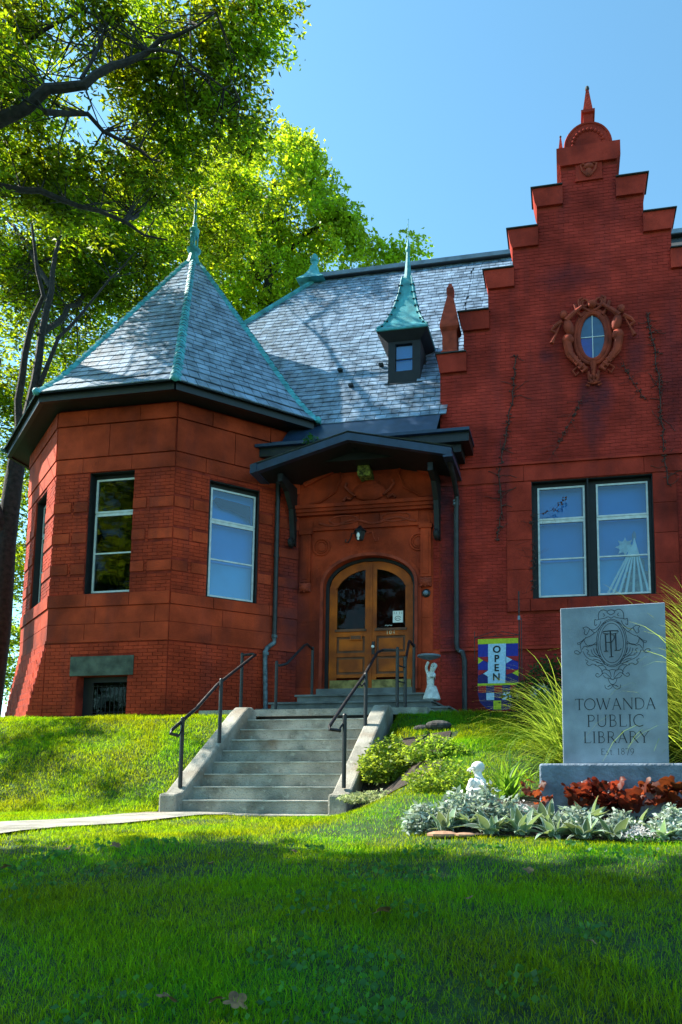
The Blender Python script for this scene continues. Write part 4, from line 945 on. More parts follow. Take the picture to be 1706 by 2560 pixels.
for (x0, x1, nm) in ((-5.53, -5.27, 'l'), (-3.12, -2.86, 'r')):
    b = MB()
    P = Matrix(((0, 1, 0, 0), (1, 0, 0, 0), (0, 0, 1, 0), (0, 0, 0, 1)))
    prof_ = [(9.24, .9), (9.24, 1.34), (9.42, 1.36), (9.56, 1.46), (11.28, 2.62), (11.46, 2.72), (11.62, 2.73), (11.78, 2.66), (11.78, .9)]
    b.prism(prof_, x0, x1, M_['conc'], P)
    o = child(b, 'cheek_wall', st); md = o.modifiers.new('edge', 'BEVEL'); md.width = .03; md.segments = 2
b = MB()
b.box((-6.39, 11.86, 2.60), (-2.30, 13.0, 2.715), M_['conc']); b.prism([(-5.25, 2.2), (-3.0, 2.2), (-3.0, 2.6), (-5.25, 2.6)], 11.95, 12.05, M_['dark']); child(b, 'landing_slab', st)
for (x0, x1, y, z) in ((-5.68, -2.05, 12.62, 2.80), (-5.50, -2.38, 12.78, 2.935), (-5.12, -2.60, 13.12, 3.105), (-4.9, -2.95, 13.6, 3.27)):
    if z > 3.2: continue
    b = MB(); y2 = 14.0
    b.box((x0, y, z - .035), (x1, y2, z), M_['bluestone']); b.box((x0 + .04, y + .04, z - .19), (x1 - .04, y2, z - .035), M_['bluestone'])
    child(b, 'porch_step', st)
b = MB(); b.box((-4.9, 13.7, 3.1), (-2.95, 14.2, 3.28), M_['bluestone']); child(b, 'door_sill', st)
k_ = thing('kerb', 'long low concrete kerb at the foot of the gable wall', 'kerb', (0, 12.3, 2.6))
b = MB(); b.box((-2.33, 12.25, 2.45), (3.8, 12.5, 2.66), M_['conc']); child(b, 'kerb_stone', k_)
b = MB(); b.box((-2.3, 12.5, 2.4), (3.8, 14.05, 2.60), M_['soil']); child(b, 'planting_soil', k_)

def rail(name, label, posts, runs, extra=()):
    p0 = posts[0][0]; t = thing(name, label, 'handrail', p0, 'black iron handrails of the entrance')
    for (a, h) in posts:
        b = MB(); b.tube([a, (a[0], a[1], a[2] + h)], .03, 8, M_['rail']); b.ball((a[0], a[1], a[2] + h), .031, 8, 5, M_['rail']); child(b, 'post', t, smooth=True)
    for r in runs: b = MB(); b.tube(r, .024, 8, M_['rail']); child(b, 'rail', t, smooth=True)
    for r in extra: b = MB(); b.tube(r, .014, 6, M_['rail']); child(b, 'bracket', t, smooth=True)
    return t
rail('handrail', 'long sloping handrail on the left cheek wall of the stairs', [((-5.36, 9.50, 1.42), .96), ((-5.30, 10.5, 2.08), .98), ((-5.72, 12.1, 2.71), 1.03)],
     [[(-5.30, 9.30, 2.13), (-5.36, 9.18, 2.16), (-5.38, 9.26, 2.21), (-5.38, 9.9, 2.56), (-5.36, 10.5, 2.99), (-5.42, 11.9, 3.66), (-5.47, 12.1, 3.72), (-5.55, 12.12, 3.74), (-5.72, 12.1, 3.72)]],
     [[(-5.36, 9.5, 2.30), (-5.32, 9.4, 2.20), (-5.30, 9.30, 2.13)]])
rail('handrail', 'sloping handrail on the right cheek wall, passing in front of the doors', [((-2.97, 9.46, 1.42), .97), ((-3.09, 10.9, 2.20), .95), ((-2.85, 12.0, 2.71), 1.03)],
     [[(-3.0, 9.36, 2.18), (-3.10, 9.20, 2.19), (-3.12, 9.28, 2.24), (-3.10, 9.9, 2.62), (-3.12, 10.9, 3.13), (-3.16, 11.85, 3.66), (-3.10, 12.0, 3.72), (-2.85, 12.0, 3.71)]],
     [[(-2.97, 9.46, 2.32), (-3.02, 9.42, 2.22), (-3.0, 9.36, 2.18)], [(-3.09, 10.9, 3.05), (-3.14, 10.85, 2.96), (-3.12, 10.6, 2.98)]])
rail('handrail', 'short peaked handrail against the wall left of the doors', [((-5.15, 12.3, 2.71), .90), ((-4.84, 13.3, 3.1), .93)],
     [[(-5.15, 12.3, 3.56), (-5.10, 12.32, 3.55), (-5.02, 12.45, 3.60), (-4.88, 12.95, 4.02), (-4.86, 13.05, 4.06), (-4.84, 13.3, 4.0)]])
rail('handrail', 'short handrail with two rungs at the right side of the upper steps', [((-2.78, 12.3, 2.71), .92), ((-2.84, 13.3, 3.1), .93)],
     [[(-2.78, 12.3, 3.57), (-2.80, 12.42, 3.60), (-2.86, 12.95, 4.02), (-2.87, 13.05, 4.06), (-2.84, 13.3, 4.0)]],
     [[(-2.85, 12.0, 3.45), (-2.78, 12.3, 3.45)], [(-2.85, 12.0, 3.18), (-2.78, 12.3, 3.18)]])
# ---------------------------------------------------------------- statues
def skin_body(name, parent, joints, edges, m, lv=2):
    me = bpy.data.meshes.new(name); me.from_pydata([j[0] for j in joints], edges, []); me.materials.append(m)
    o = link(name, me, parent); o.matrix_parent_inverse = Matrix.Translation(parent.location).inverted()
    sk = o.modifiers.new('skin', 'SKIN')
    for i, j in enumerate(joints):
        r = j[1]; me.skin_vertices[0].data[i].radius = r if isinstance(r, tuple) else (r, r); me.skin_vertices[0].data[i].use_root = (i == 0)
    sk.use_smooth_shade = True
    s = o.modifiers.new('sub', 'SUBSURF'); s.levels = lv; s.render_levels = lv
    return o
bx, by, bz = -2.46, 12.98, 2.94
bb_ = thing('bird_bath', 'white figure of a child holding up a shallow round basin beside the porch steps', 'bird bath', (bx, by, bz))
b = MB(); b.lathe([(.14, 0), (.165, .02), (.15, .08), (.12, .16), (.085, .26)], (bx + .02, by, bz), 14, M_['white']); child(b, 'pedestal', bb_, smooth=True)
skin_body('figure', bb_, [((bx, by, bz + .36), (.07, .06)), ((bx, by, bz + .22), (.085, .08)), ((bx + .02, by, bz + .10), (.11, .10)), ((bx, by, bz + .46), (.065, .055)), ((bx + .02, by, bz + .53), (.04, .04)), ((bx + .05, by - .01, bz + .59), (.06, .065)), ((bx + .06, by - .01, bz + .64), (.045, .05)),
     ((bx - .05, by, bz + .49), (.03, .03)), ((bx - .085, by, bz + .60), (.028, .028)), ((bx - .04, by, bz + .72), (.03, .03)), ((bx + .08, by - .03, bz + .47), (.03, .03)), ((bx + .07, by - .09, bz + .42), (.025, .025)), ((bx - .01, by - .07, bz + .44), (.022, .022)), ((bx + .10, by - .02, bz + .03), (.05, .05))],
     [(0, 1), (1, 2), (0, 3), (3, 4), (4, 5), (5, 6), (3, 7), (7, 8), (8, 9), (3, 10), (10, 11), (11, 12), (2, 13)], M_['white'])
b = MB()
for s in (-1, 1): b.ball((bx + .05 + s * .02, by - .075, bz + .61), .008, 6, 4, M_['engrave'])
b.ball((bx + .05, by - .085, bz + .59), .010, 6, 4, M_['white']); b.ball((bx + .06, by + .015, bz + .63), .062, 10, 7, M_['white']); child(b, 'hair_and_face', bb_, smooth=True)
b = MB(); b.lathe([(.03, .74), (.15, .775), (.21, .80), (.215, .83), (.20, .835), (.14, .81), (.02, .80)], (bx - .03, by, bz), 24, M_['lead']); child(b, 'basin', bb_, smooth=True)

gx, gy = -.82, 6.62; gz = hz(gx, gy) + .12
gs = thing('garden_statue', 'small white statue of a bowed figure among the silver leaves', 'statue', (gx, gy, gz))
skin_body('figure', gs, [((gx, gy, gz + .22), (.12, .10)), ((gx, gy, gz + .02), (.16, .14)), ((gx + .02, gy, gz + .33), (.085, .07)), ((gx + .01, gy, gz + .40), (.05, .045)), ((gx - .01, gy - .01, gz + .45), (.06, .065)), ((gx - .01, gy, gz + .50), (.055, .06))],
     [(0, 1), (0, 2), (2, 3), (3, 4), (4, 5)], M_['white'])
b = MB(); b.ball((gx + .005, gy + .005, gz + .485), .085, 16, 9, M_['white'], sc=(1, 1, .88)); b.tube([(gx - .07 + .05 * math.cos(t), gy + .078 * math.sin(t), gz + .475 + .03 * math.cos(t)) for t in np.linspace(0, 6.28, 18)], .012, 6, M_['white'])
b.ball((gx - .088, gy - .015, gz + .435), .014, 8, 5, M_['white']); b.ball((gx - .075, gy - .035, gz + .452), .007, 6, 4, M_['engrave']); b.ball((gx - .05, gy - .065, gz + .452), .007, 6, 4, M_['engrave']); b.ball((gx - .078, gy - .02, gz + .41), .010, 6, 4, M_['terra'])
b.ball((gx - .06, gy - .09, gz + .30), .045, 9, 6, M_['white'], sc=(1, .8, 1.2)); b.ball((gx + .07, gy - .07, gz + .30), .045, 9, 6, M_['white'], sc=(1, .8, 1.3)); b.tube([(gx - .07, gy - .10, gz + .30), (gx - .10, gy - .14, gz + .22), (gx - .05, gy - .17, gz + .20)], .028, 7, M_['white']); b.tube([(gx + .08, gy - .08, gz + .30), (gx + .09, gy - .14, gz + .22), (gx - .03, gy - .17, gz + .20)], .028, 7, M_['white'])
for k in range(5): b.tube([(gx - .10 + k * .05, gy - .10 - .02 * (k % 2), gz + .20), (gx - .13 + k * .065, gy - .13, gz + .02)], .02, 6, M_['white'])
child(b, 'bonnet', gs, smooth=True)
gs.scale = (.74, .74, .74)
# ---------------------------------------------------------------- OPEN flag
fy = 12.05; fz = hz(-1.1, fy)
fl = thing('open_flag', 'colourful OPEN garden flag of blue, red, yellow and white patches on an iron stand', 'flag', (-1.15, fy, fz))
FX0, FX1, FT, FB = -1.47, -.80, 3.86, 2.70
def fq(name, poly, m, dy=0.0): b = MB(); b.prism(poly, fy - .006 - dy, fy + .004, M_[m]); return child(b, name, fl)
ban = fq('banner', [(FX0, FT), (FX0 - .01, 2.95), (FX0 + .02, 2.80), (FX0 + .13, 2.69), (FX0 + .24, 2.66), (FX1 - .2, 2.66), (FX1 - .1, 2.70), (FX1, 2.82), (FX1, FT)], 'fnavy')
fq('top_band', [(FX0 - .002, FT + .002), (FX0 - .002, FT - .085), (FX1 + .002, FT - .085), (FX1 + .002, FT + .002)], 'fyel', .003)
fq('centre_panel', [(-1.30, 3.775), (-1.31, 3.11), (-1.02, 3.11), (-1.0, 3.775)], 'fpale', .003)
fq('lower_band', [(FX0 - .01, 3.11), (FX0 - .01, 3.075), (FX1 + .0, 3.075), (FX1 + .0, 3.11)], 'fyel', .004)
for (x0, x1) in ((FX0, -1.30), (-1.0, FX1)):
    w_ = x1 - x0; mx = (x0 + x1) / 2
    fq('patch', [(x0, 3.77), (x0, 3.56), (x1, 3.56), (x1, 3.77)], 'fblue', .002)
    fq('patch', [(x0, 3.56), (mx, 3.50), (x1, 3.47), (x1, 3.56)], 'fred', .003); fq('patch', [(x0, 3.555), (x0, 3.44), (mx, 3.50)], 'fyel' if x0 < -1.2 else 'fpale', .004)
    fq('patch', [(x0, 3.44), (mx, 3.50), (x1, 3.44), (x1, 3.34), (x0, 3.34)], 'fblue', .0025)
    fq('patch', [(x0, 3.34), (x0, 3.25), (mx, 3.28), (x1, 3.33)], 'fred', .003); fq('patch', [(x1, 3.33), (x1, 3.22), (mx, 3.275)], 'fpale' if x0 < -1.2 else 'fyel', .004)
for i in range(5):
    for j, z in enumerate((2.955, 2.83)):
        m = ('fred', 'fnavy', 'fred', 'fnavy', 'fred')[i] if j == 0 else ('fnavy', 'fpale', 'fnavy', 'fpale', 'fnavy')[i]
        x = FX0 + .0 + i * .134
        if m == 'fnavy': continue
        fq('patch', [(x, z + .12), (x, z), (x + .13, z), (x + .13, z + .12)], m, .003)
fq('patch', [(-1.22, 2.82), (-1.22, 2.67), (-1.09, 2.67), (-1.09, 2.82)], 'fyel', .003)
for i, ch in enumerate('OPEN'):
    cu = bpy.data.curves.new('letter', 'FONT'); cu.body = ch; cu.size = .165; cu.align_x = 'CENTER'; cu.extrude = .002; cu.offset = .004; cu.materials.append(M_['fblack'])
    tmp = bpy.data.objects.new('tmp', cu); me = bpy.data.meshes.new_from_object(tmp); bpy.data.objects.remove(tmp); me.materials.clear(); me.materials.append(M_['fblack'])
    o = link('letter', me, fl); o.matrix_parent_inverse = Matrix.Translation(fl.location).inverted(); o.location = (-1.155 - .004 * i, fy - .012, 3.625 - i * .155); o.rotation_euler = (math.pi / 2, 0, 0)
b = MB(); b.tube([(-.78, fy + .01, fz - .1), (-.78, fy + .01, 4.66)], .011, 6, M_['rail']); b.tube([(-.74, fy + .01, fz - .1), (-.745, fy + .01, 4.2)], .008, 6, M_['rail']); b.box((-.80, fy - .01, 4.17), (-.76, fy + .02, 4.24), M_['lead']); child(b, 'pole', fl)
b = MB(); b.tube([(-1.53, fy + .01, 4.0), (-1.53, fy + .01, 3.5)], .006, 6, M_['rail']); b.tube([(-1.53, fy, 3.885), (-.78, fy, 3.915)], .006, 5, M_['rail'])
b.tube([(-1.53, fy, 3.89), (-1.2, fy, 3.99), (-1.15, fy, 3.93), (-1.2, fy, 3.91)], .006, 5, M_['rail']); b.tube([(-.78, fy, 3.915), (-1.08, fy, 3.985), (-1.13, fy, 3.94), (-1.06, fy, 3.92)], .006, 5, M_['rail']); child(b, 'bracket', fl)
# small lantern ornament in the grass
o_ = thing('garden_ornament', 'small white octagonal lantern house on a red base behind the arching grass', 'ornament', (-.42, 11.3, 2.5))
b = MB(); b.lathe([(.05, 0), (.13, .06), (.16, .14), (.16, .22), (.12, .30), (.05, .34)], (-.42, 11.3, 2.66), 8, M_['white']); child(b, 'lantern_top', o_)
b = MB(); b.lathe([(.10, 0), (.09, .05), (.05, .14)], (-.42, 11.3, 2.50), 8, M_['terra']); child(b, 'base', o_)
b = MB(); b.prism([(-.47, 2.76), (-.35, 2.76), (-.35, 2.84), (-.41, 2.88), (-.47, 2.80)], 11.13, 11.16, M_['shrub']); child(b, 'panel', o_)
# ================================================================ library sign
SY = 7.0
sg = thing('stone_sign', 'tall blue grey granite sign carved with library name and crest on a rough base', 'sign', (.42, SY, 1.3))
b = MB(); b.prism([(-.055, 1.70), (.905, 1.70), (.915, 3.21), (-.055, 3.19)], SY, SY + .16, M_['signstone'])
slab_ = child(b, 'slab', sg); md = slab_.modifiers.new('edge', 'BEVEL'); md.width = .006; md.segments = 2
b = MB(); b.box((-.27, SY - .20, 1.15), (1.14, SY + .36, 1.70), M_['signbase']); o = child(b, 'base', sg); md = o.modifiers.new('edge', 'BEVEL'); md.width = .02; md.segments = 3
def sg_ribbon(name, lines, wd):
    b = MB()
    for i, pts in enumerate(lines): ribbon(b, pts, wd, Matrix.Translation((0, SY - .0015, 0)), M_['engrave'], -.0002 * (i % 9))
    return child(b, name, sg)
par = sg
for text, z, h, wd in (('TOWANDA', 2.205, .107, .735), ('PUBLIC', 2.045, .112, .53), ('LIBRARY', 1.893, .107, .60), ('Est.', 1.782, .058, .125), ('1879', 1.784, .058, .155)):
    x = .435 if h > .1 else (.355 if text == 'Est.' else .520)
    word(text, Matrix.Translation((x, SY - .0018, z)), h, M_['engrave'], sg, 'letter', .07, width=wd)
for o in [o for o in sg.children if o.name.startswith('letter')]: o.matrix_parent_inverse = Matrix.Translation(sg.location).inverted()
# carved crest, traced in millimetres of the slab: u across, v up (photo zoom units mapped to metres)
def S_(x, y): return (-.055 + (x - 110) * .000757, 3.19 - (y - 85) * .000790)
L1 = []
cx, cz = S_(735, 530)
for a, c in ((.108, .19), (.128, .215), (.142, .228)): L1.append([(cx + a * math.cos(t), cz + c * math.sin(t)) for t in np.linspace(0, 2 * math.pi, 34)])
half_ = [[(735, 125), (700, 135), (690, 160), (735, 190)], [(690, 140), (640, 122), (600, 140), (580, 180), (580, 235), (560, 245), (535, 240), (535, 310), (560, 300)], [(640, 165), (655, 190), (640, 205)], [(735, 230), (700, 210), (660, 225), (600, 235), (580, 240)],
         [(700, 265), (640, 290), (600, 330), (560, 375), (530, 400), (470, 350), (430, 325), (385, 335)], [(385, 335), (410, 370), (400, 400), (430, 420), (470, 350)], [(610, 260), (590, 310), (530, 360), (480, 360)], [(530, 400), (470, 440), (420, 460), (350, 510), (310, 520)],
         [(310, 520), (330, 540), (390, 490), (420, 450)], [(400, 470), (350, 540), (360, 620), (330, 655), (285, 645), (275, 620), (310, 612), (345, 640)], [(400, 490), (420, 540), (480, 560), (545, 520), (550, 560)], [(370, 600), (400, 560), (440, 570), (470, 550), (545, 545)],
         [(380, 620), (410, 680), (460, 720), (540, 750), (620, 790)], [(420, 600), (450, 620), (430, 650), (470, 670)], [(480, 600), (500, 660), (560, 700)], [(510, 590), (530, 650), (580, 690)], [(540, 590), (560, 650), (600, 700)], [(450, 680), (520, 690), (600, 720), (640, 770)],
         [(405, 725), (440, 745), (420, 770), (455, 800), (490, 780), (540, 790)], [(520, 795), (560, 810), (600, 850), (610, 900), (560, 940), (530, 920), (545, 895), (570, 905)], [(560, 800), (620, 800), (660, 830)], [(540, 760), (620, 780), (680, 800)], [(600, 880), (640, 850), (700, 870), (720, 940)],
         [(600, 910), (640, 890), (680, 920), (720, 960)], [(620, 920), (650, 950), (690, 955), (735, 975)], [(680, 960), (700, 1010), (735, 1035)], [(735, 1035), (720, 1070), (680, 1088), (645, 1070), (640, 1035)], [(735, 1030), (700, 1045), (670, 1060), (700, 1040)], [(650, 830), (680, 860), (735, 850)], [(500, 720), (560, 730), (600, 755)]]
for pl_ in half_:
    for mir in (0, 1):
        pts = [S_(1470 - x if mir else x, y) for x, y in pl_]
        out = []
        for i in range(len(pts) - 1):                      # soft curve through the points
            p0, p1, p2, p3 = pts[max(i-1, 0)], pts[i], pts[i+1], pts[min(i+2, len(pts)-1)]
            for t in (0, .25, .5, .75):
                out.append(tuple(.5 * ((2*p1[k]) + (-p0[k]+p2[k])*t + (2*p0[k]-5*p1[k]+4*p2[k]-p3[k])*t*t + (-p0[k]+3*p1[k]-3*p2[k]+p3[k])*t**3) for k in (0, 1)))
        L1.append(out + [pts[-1]])
sg_ribbon('carved_crest', L1, .0042)
mono = [([(722, 390), (728, 695)], .011), ([(700, 700), (752, 697)], .006), ([(628, 402), (640, 388), (735, 382), (815, 385), (818, 400)], .009), ([(632, 412), (700, 418), (760, 418), (812, 410)], .004), ([(660, 430), (665, 628)], .010), ([(640, 630), (690, 628)], .006),
        ([(735, 430), (765, 435), (770, 470), (735, 520), (670, 522)], .006), ([(785, 418), (788, 620)], .009), ([(770, 622), (830, 622), (850, 600)], .006), ([(650, 420), (690, 425)], .005)]
b = MB()
for i, (pts, wd) in enumerate(mono): ribbon(b, [S_(*p) for p in pts], wd, Matrix.Translation((0, SY - .0035, 0)), M_['engrave'], -.0002 * i)
child(b, 'monogram', sg)
# ================================================================ ornaments inside the gable window
wz = 5.10
hang = thing('window_star', 'pale eight pointed star hanging inside the right gable window', 'ornament', (1.16, 14.21, 6.0))
b = MB(); pts = []
for i in range(32): t = 2 * math.pi * i / 32; r_ = (.19, .13, .115, .13)[i % 4]; pts.append((1.15 + r_ * math.cos(t), 5.99 + r_ * math.sin(t)))
b.prism(pts, 14.18, 14.188, M_['white']); child(b, 'star', hang)
dp = thing('window_display', 'pointed display of white ribbons round a grey stepped tower in the gable window', 'display', (1.4, 14.2, wz))
b = MB()
for r_, z in ((.26, 0), (.26, .10), (.24, .12), (.24, .22), (.21, .24), (.21, .34), (.17, .36), (.17, .46), (.12, .48), (.12, .60)): pass
b.lathe([(.30, 0), (.30, .09), (.27, .10), (.27, .19), (.24, .20), (.24, .29), (.20, .30), (.20, .40), (.15, .42), (.14, .62), (.06, .70)], (0, 0, 0), 14, mat('grey_stone_model', (0.20, 0.19, 0.13), .9, .35, 12), T=Matrix.Translation((1.37, 14.26, wz)) @ Matrix.Scale(.2, 4, (0, 1, 0)))
child(b, 'tower_model', dp)
for (x0, x1) in ((.80, 1.30), (.90, 1.31), (1.02, 1.32), (1.14, 1.33), (1.28, 1.335), (1.44, 1.34), (1.56, 1.35)):
    b = MB(); b.tube([(x0, 14.185, wz - .02), (x1, 14.185, wz + .92), (1.325, 14.187, wz + 1.05)], [.028, .016, .010], 6, M_['bulb']); child(b, 'ribbon', dp)
b = MB(); b.ball((1.325, 14.20, wz + 1.10), .06, 10, 6, M_['lead'], sc=(.7, .3, 1.6)); child(b, 'cap', dp, smooth=True)
# ================================================================ plants
def leaf_mesh(name, L, W, m, medge=None, seg=5, fold=.25, droop=.5, curl=.0, lobes=0):
    b = MB(); rows = []
    for i in range(seg + 1):
        t = i / seg; wd = W * .5 * math.sin(math.pi * min(.98, .08 + .92 * t) ** .8) * (1.0 if i < seg else .1)
        x = L * t; z = L * (.35 * t - droop * t * t)
        rows.append([(x, -wd * (1.12 if medge else 1), z + fold * wd), (x, -wd, z + fold * wd * .9), (x, 0, z), (x, wd, z + fold * wd * .9), (x, wd * (1.12 if medge else 1), z + fold * wd)])
    vs = [p for r in rows for p in r]
    for i in range(seg):
        for j in range(5 - 1):
            if not medge and j in (0, 3): continue
            pass
    fs_in = []; fs_ed = []
    for i in range(seg):
        for j in range(4):
            f = (i*5+j, i*5+j+1, (i+1)*5+j+1, (i+1)*5+j)
            (fs_ed if j in (0, 3) else fs_in).append(f)
    b.add(vs, fs_in, m)
    if medge: b.add(vs, fs_ed, medge)
    return b.mesh(name, None, smooth=True)
def rosette(name, label, cat, loc, meshes, n, smin, smax, tilt=(.1, 1.1), group=None, spread=.04, leafname='leaf', rise=.0, flat=1.0):
    t = thing(name, label, cat, loc, group)
    for i in range(n):
        me = random.choice(meshes); a = i * 2.399 + random.uniform(-.3, .3); k = i / n
        up = tilt[1] + (tilt[0] - tilt[1]) * k + random.uniform(-.12, .12)
        s = random.uniform(smin, smax)
        M = Matrix.Translation((spread * math.cos(a) * (1 - k), spread * math.sin(a) * (1 - k), rise * random.random())) @ Matrix.Rotation(a, 4, 'Z') @ Matrix.Rotation(-up, 4, 'Y') @ Matrix.Rotation(random.uniform(-.4, .4), 4, 'X') @ Matrix.Scale(s, 4)
        link(leafname, me, t, matrix=M)
    return t
lamb = [leaf_mesh('leaf', 1, .36, M_['lamb'], M_['lambedge'], 6, .35, d) for d in (.25, .5, .75)]
LB = [(-1.30, 6.45, .17, 14, 'silver leafed clump at the left end of the flower bed'), (-1.08, 6.28, .19, 15, 'second silver clump from the left with broad pale leaves'), (-.88, 6.42, .17, 14, 'silver clump right at the feet of the small white statue'),
      (-.66, 6.20, .21, 17, 'spiky blue green silver clump in front of the sign base corner'), (-.40, 6.22, .19, 15, 'silver clump below the left corner of the granite base'), (-.14, 6.18, .18, 15, 'silver clump under the first letters of the sign'),
      (.10, 6.14, .19, 16, 'silver clump beneath the middle of the granite base'), (.33, 6.18, .20, 16, 'bright lit silver clump below the sign centre'), (.72, 6.20, .20, 16, 'silver clump right of the small white flowers'), (-.22, 6.50, .22, 14, 'taller silver clump standing against the left of the base'), (.14, 6.50, .22, 14, 'taller silver clump against the middle of the base'), (-.62, 6.55, .16, 12, 'silver clump behind the spiky blue green one'), (.54, 6.48, .18, 12, 'silver clump half hidden behind the white flowers')]
for x, y, s, n, lb in LB:
    rosette('silver_leaf_plant', lb, 'plant', (x, y, hz(x, y) + .02), lamb, int(n * 1.6), s * .5, s * 1.3, (.1, 1.4), 'silver leafed plants in the sign bed', .07)
def lobed(m, n=5, lob=.22):
    b = MB(); P = [(0, 0, .02)]; k = n * 6
    for i in range(k):
        a = 2 * math.pi * i / k; r_ = .5 * (1 + lob * math.cos(a * n)) * (1 - .25 * math.cos(a)) 
        P.append((.45 + r_ * math.cos(a), r_ * math.sin(a), .10 * math.sin(a * 3) - .12 * r_))
    b.add([(.45, 0, .04)] + P[1:], [(0, i + 1, (i + 1) % k + 1) for i in range(k)], m); return b.mesh('leaf', None, smooth=True)
he = [lobed(M_['heuch'], 5), lobed(M_['heuch'], 7, .12)]
for x, y, s, n, lb in ((-.30, 6.68, .12, 9, 'small red leafed plant at the left corner of the granite base'), (.10, 6.66, .13, 18, 'red leafed clump before the left half of the base'), (.30, 6.66, .14, 22, 'large rusty red clump before the middle of the base'), (.50, 6.60, .14, 20, 'dark red clump under the right half of the sign'), (.74, 6.66, .15, 12, 'tall sparse red plant left of the green plant'), (.95, 6.62, .15, 16, 'red leafed plant at the right edge of the bed')):
    t = rosette('red_leaf_plant', lb, 'plant', (x, y, hz(x, y) + .14), he, int(n * 1.3) + 4, s * .4, s * 1.0, (.1, 1.1), 'red leafed plants before the sign base', .12, rise=.20)
def bladeset(n, L0, L1, wd, base_r, lean, seg=6, droop=1.0, up0=1.3, dirs=None, rnd=None):
    V = []; F = []
    for _ in range(n):
        a = random.uniform(0, 2 * math.pi) if dirs is None else random.gauss(*dirs)
        L = random.uniform(L0, L1); r0 = base_r * math.sqrt(random.random()); a0 = random.uniform(0, 6.28)
        p = Vector((r0 * math.cos(a0), r0 * math.sin(a0), 0)); th = up0 - abs(random.gauss(0, lean)); w_ = wd * random.uniform(.7, 1.2)
        side = Vector((-math.sin(a), math.cos(a), 0)); dth = droop * random.uniform(.7, 1.3) * (math.pi * .62) / seg
        o = len(V)
        for i in range(seg + 1):
            k = w_ * (1 - (i / seg) ** 2.2) * .5 + .0006
            V += [tuple(p - side * k), tuple(p + side * k)]
            p = p + Vector((math.cos(a) * math.cos(th), math.sin(a) * math.cos(th), math.sin(th))) * (L / seg); th -= dth * (i + .6) / seg * 1.6
        for i in range(seg): F.append((o+2*i, o+2*i+1, o+2*i+3, o+2*i+2))
    return V, F
def blades(name, label, cat, loc, m, args, group=None, partname='blades'):
    t = thing(name, label, cat, loc, group); V, F = bladeset(**args)
    o = np_mesh(partname, V, F, m, t, smooth=True); o['kind'] = 'stuff'
    return t
blades('fountain_grass', 'big arching clump of fountain grass left of the granite sign', 'ornamental grass', (.10, 8.6, hz(.1, 8.6)), M_['orn'], dict(n=1300, L0=.8, L1=1.65, wd=.012, base_r=.22, lean=.62, seg=10, droop=1.0, up0=1.38))
blades('fountain_grass', 'tall fountain grass spilling over the right edge of the sign', 'ornamental grass', (1.78, 8.3, hz(1.8, 8.3)), M_['orn'], dict(n=3600, L0=1.2, L1=2.5, wd=.013, base_r=.34, lean=.50, seg=10, droop=.85, up0=1.48))
t = thing('daylily', 'green strap leaved lily clump between the white statue and the sign base', 'plant', (-.62, 7.35, hz(-.62, 7.35)))
for k in range(46):
    V, F = bladeset(1, .38, .66, .030, .10, .5, 7, .85, 1.45)
    np_mesh('leaf', V, F, M_['lily'], t, smooth=True)
t = thing('daylily', 'low lily tuft behind the small white statue, leaning left', 'plant', (-1.0, 7.3, hz(-1.0, 7.3)))
for k in range(24): V, F = bladeset(1, .25, .5, .014, .07, .6, 6, .9, 1.2, dirs=(2.9, .8)); np_mesh('leaf', V, F, M_['lily'], t, smooth=True)
DUSTY = [(-1.0, 6.50, .16, .15, 'silver white filigree plant hugging the left of the white statue'), (-.72, 6.46, .15, .17, 'silver white filigree plant right of the white statue'), (-1.28, 6.36, .15, .12, 'silver white filigree mound near the left end of the bed'), (-.52, 6.42, .13, .13, 'filigree silver mound between the statue and the granite corner'), (.02, 6.34, .16, .12, 'filigree silver mound before the left half of the granite base'), (.40, 6.32, .14, .11, 'filigree silver mound under the red leafed clump'), (.82, 6.30, .18, .13, 'filigree silver mound near the right edge of the bed')]
def bushy(name, label, cat, loc, rx, ry, rz, n, size, m, group=None, stems=10, partname='leaves'):
    t = thing(name, label, cat, loc, group)
    c = rng.normal(size=(n, 3)); c /= np.linalg.norm(c, axis=1)[:, None]; rr = rng.uniform(.45, 1, n) ** .5
    lump = 1 + .22 * np.sin(c[:, 0] * 5 + 1) * np.sin(c[:, 1] * 4) + .15 * np.sin(c[:, 2] * 7)
    P = c * rr[:, None] * lump[:, None] * np.array([rx, ry, rz]); P[:, 2] = np.abs(P[:, 2] + rz * .35)
    V, F = leafcards(P, size, .5)
    o = np_mesh(partname, V, F, m, t); o['kind'] = 'stuff'
    b = MB()
    for _ in range(stems):
        q = P[rng.integers(n)]; b.tube([(q[0] * .1, q[1] * .1, 0), tuple(q * np.array([.6, .6, .5])), tuple(q)], .004, 4, M_['vine'])
    b.build('stem', None, t)
    return t
def leafcards(P, size, flat=.6, aspect=.5, var=.35):
    n = len(P); u = rng.normal(size=(n, 3)); u[:, 2] *= (1 - flat); u /= np.linalg.norm(u, axis=1)[:, None]
    w_ = rng.normal(size=(n, 3)); w_[:, 2] *= (1 - flat * .6); v = np.cross(u, w_); v /= np.linalg.norm(v, axis=1)[:, None]; v2 = np.cross(v, u); v = np.where((rng.random(n) < flat)[:, None], v, v2)
    s = size * rng.uniform(1 - var, 1 + var, n); a = (u * s[:, None]); b_ = v * (s * aspect)[:, None] * .5
    up = np.cross(u, v) * (s * .12)[:, None]
    V = np.stack([P, P + a * .45 - b_ + up, P + a, P + a * .45 + b_ + up], 1).reshape(-1, 3)
    F = np.arange(n * 4).reshape(-1, 4)
    return V, F
bushy('shrub', 'bright green leafy shrub growing beside the right cheek wall', 'shrub', (-2.45, 9.9, hz(-2.42, 9.9) - .06), .42, .36, .44, 4600, .062, M_['shrub'])
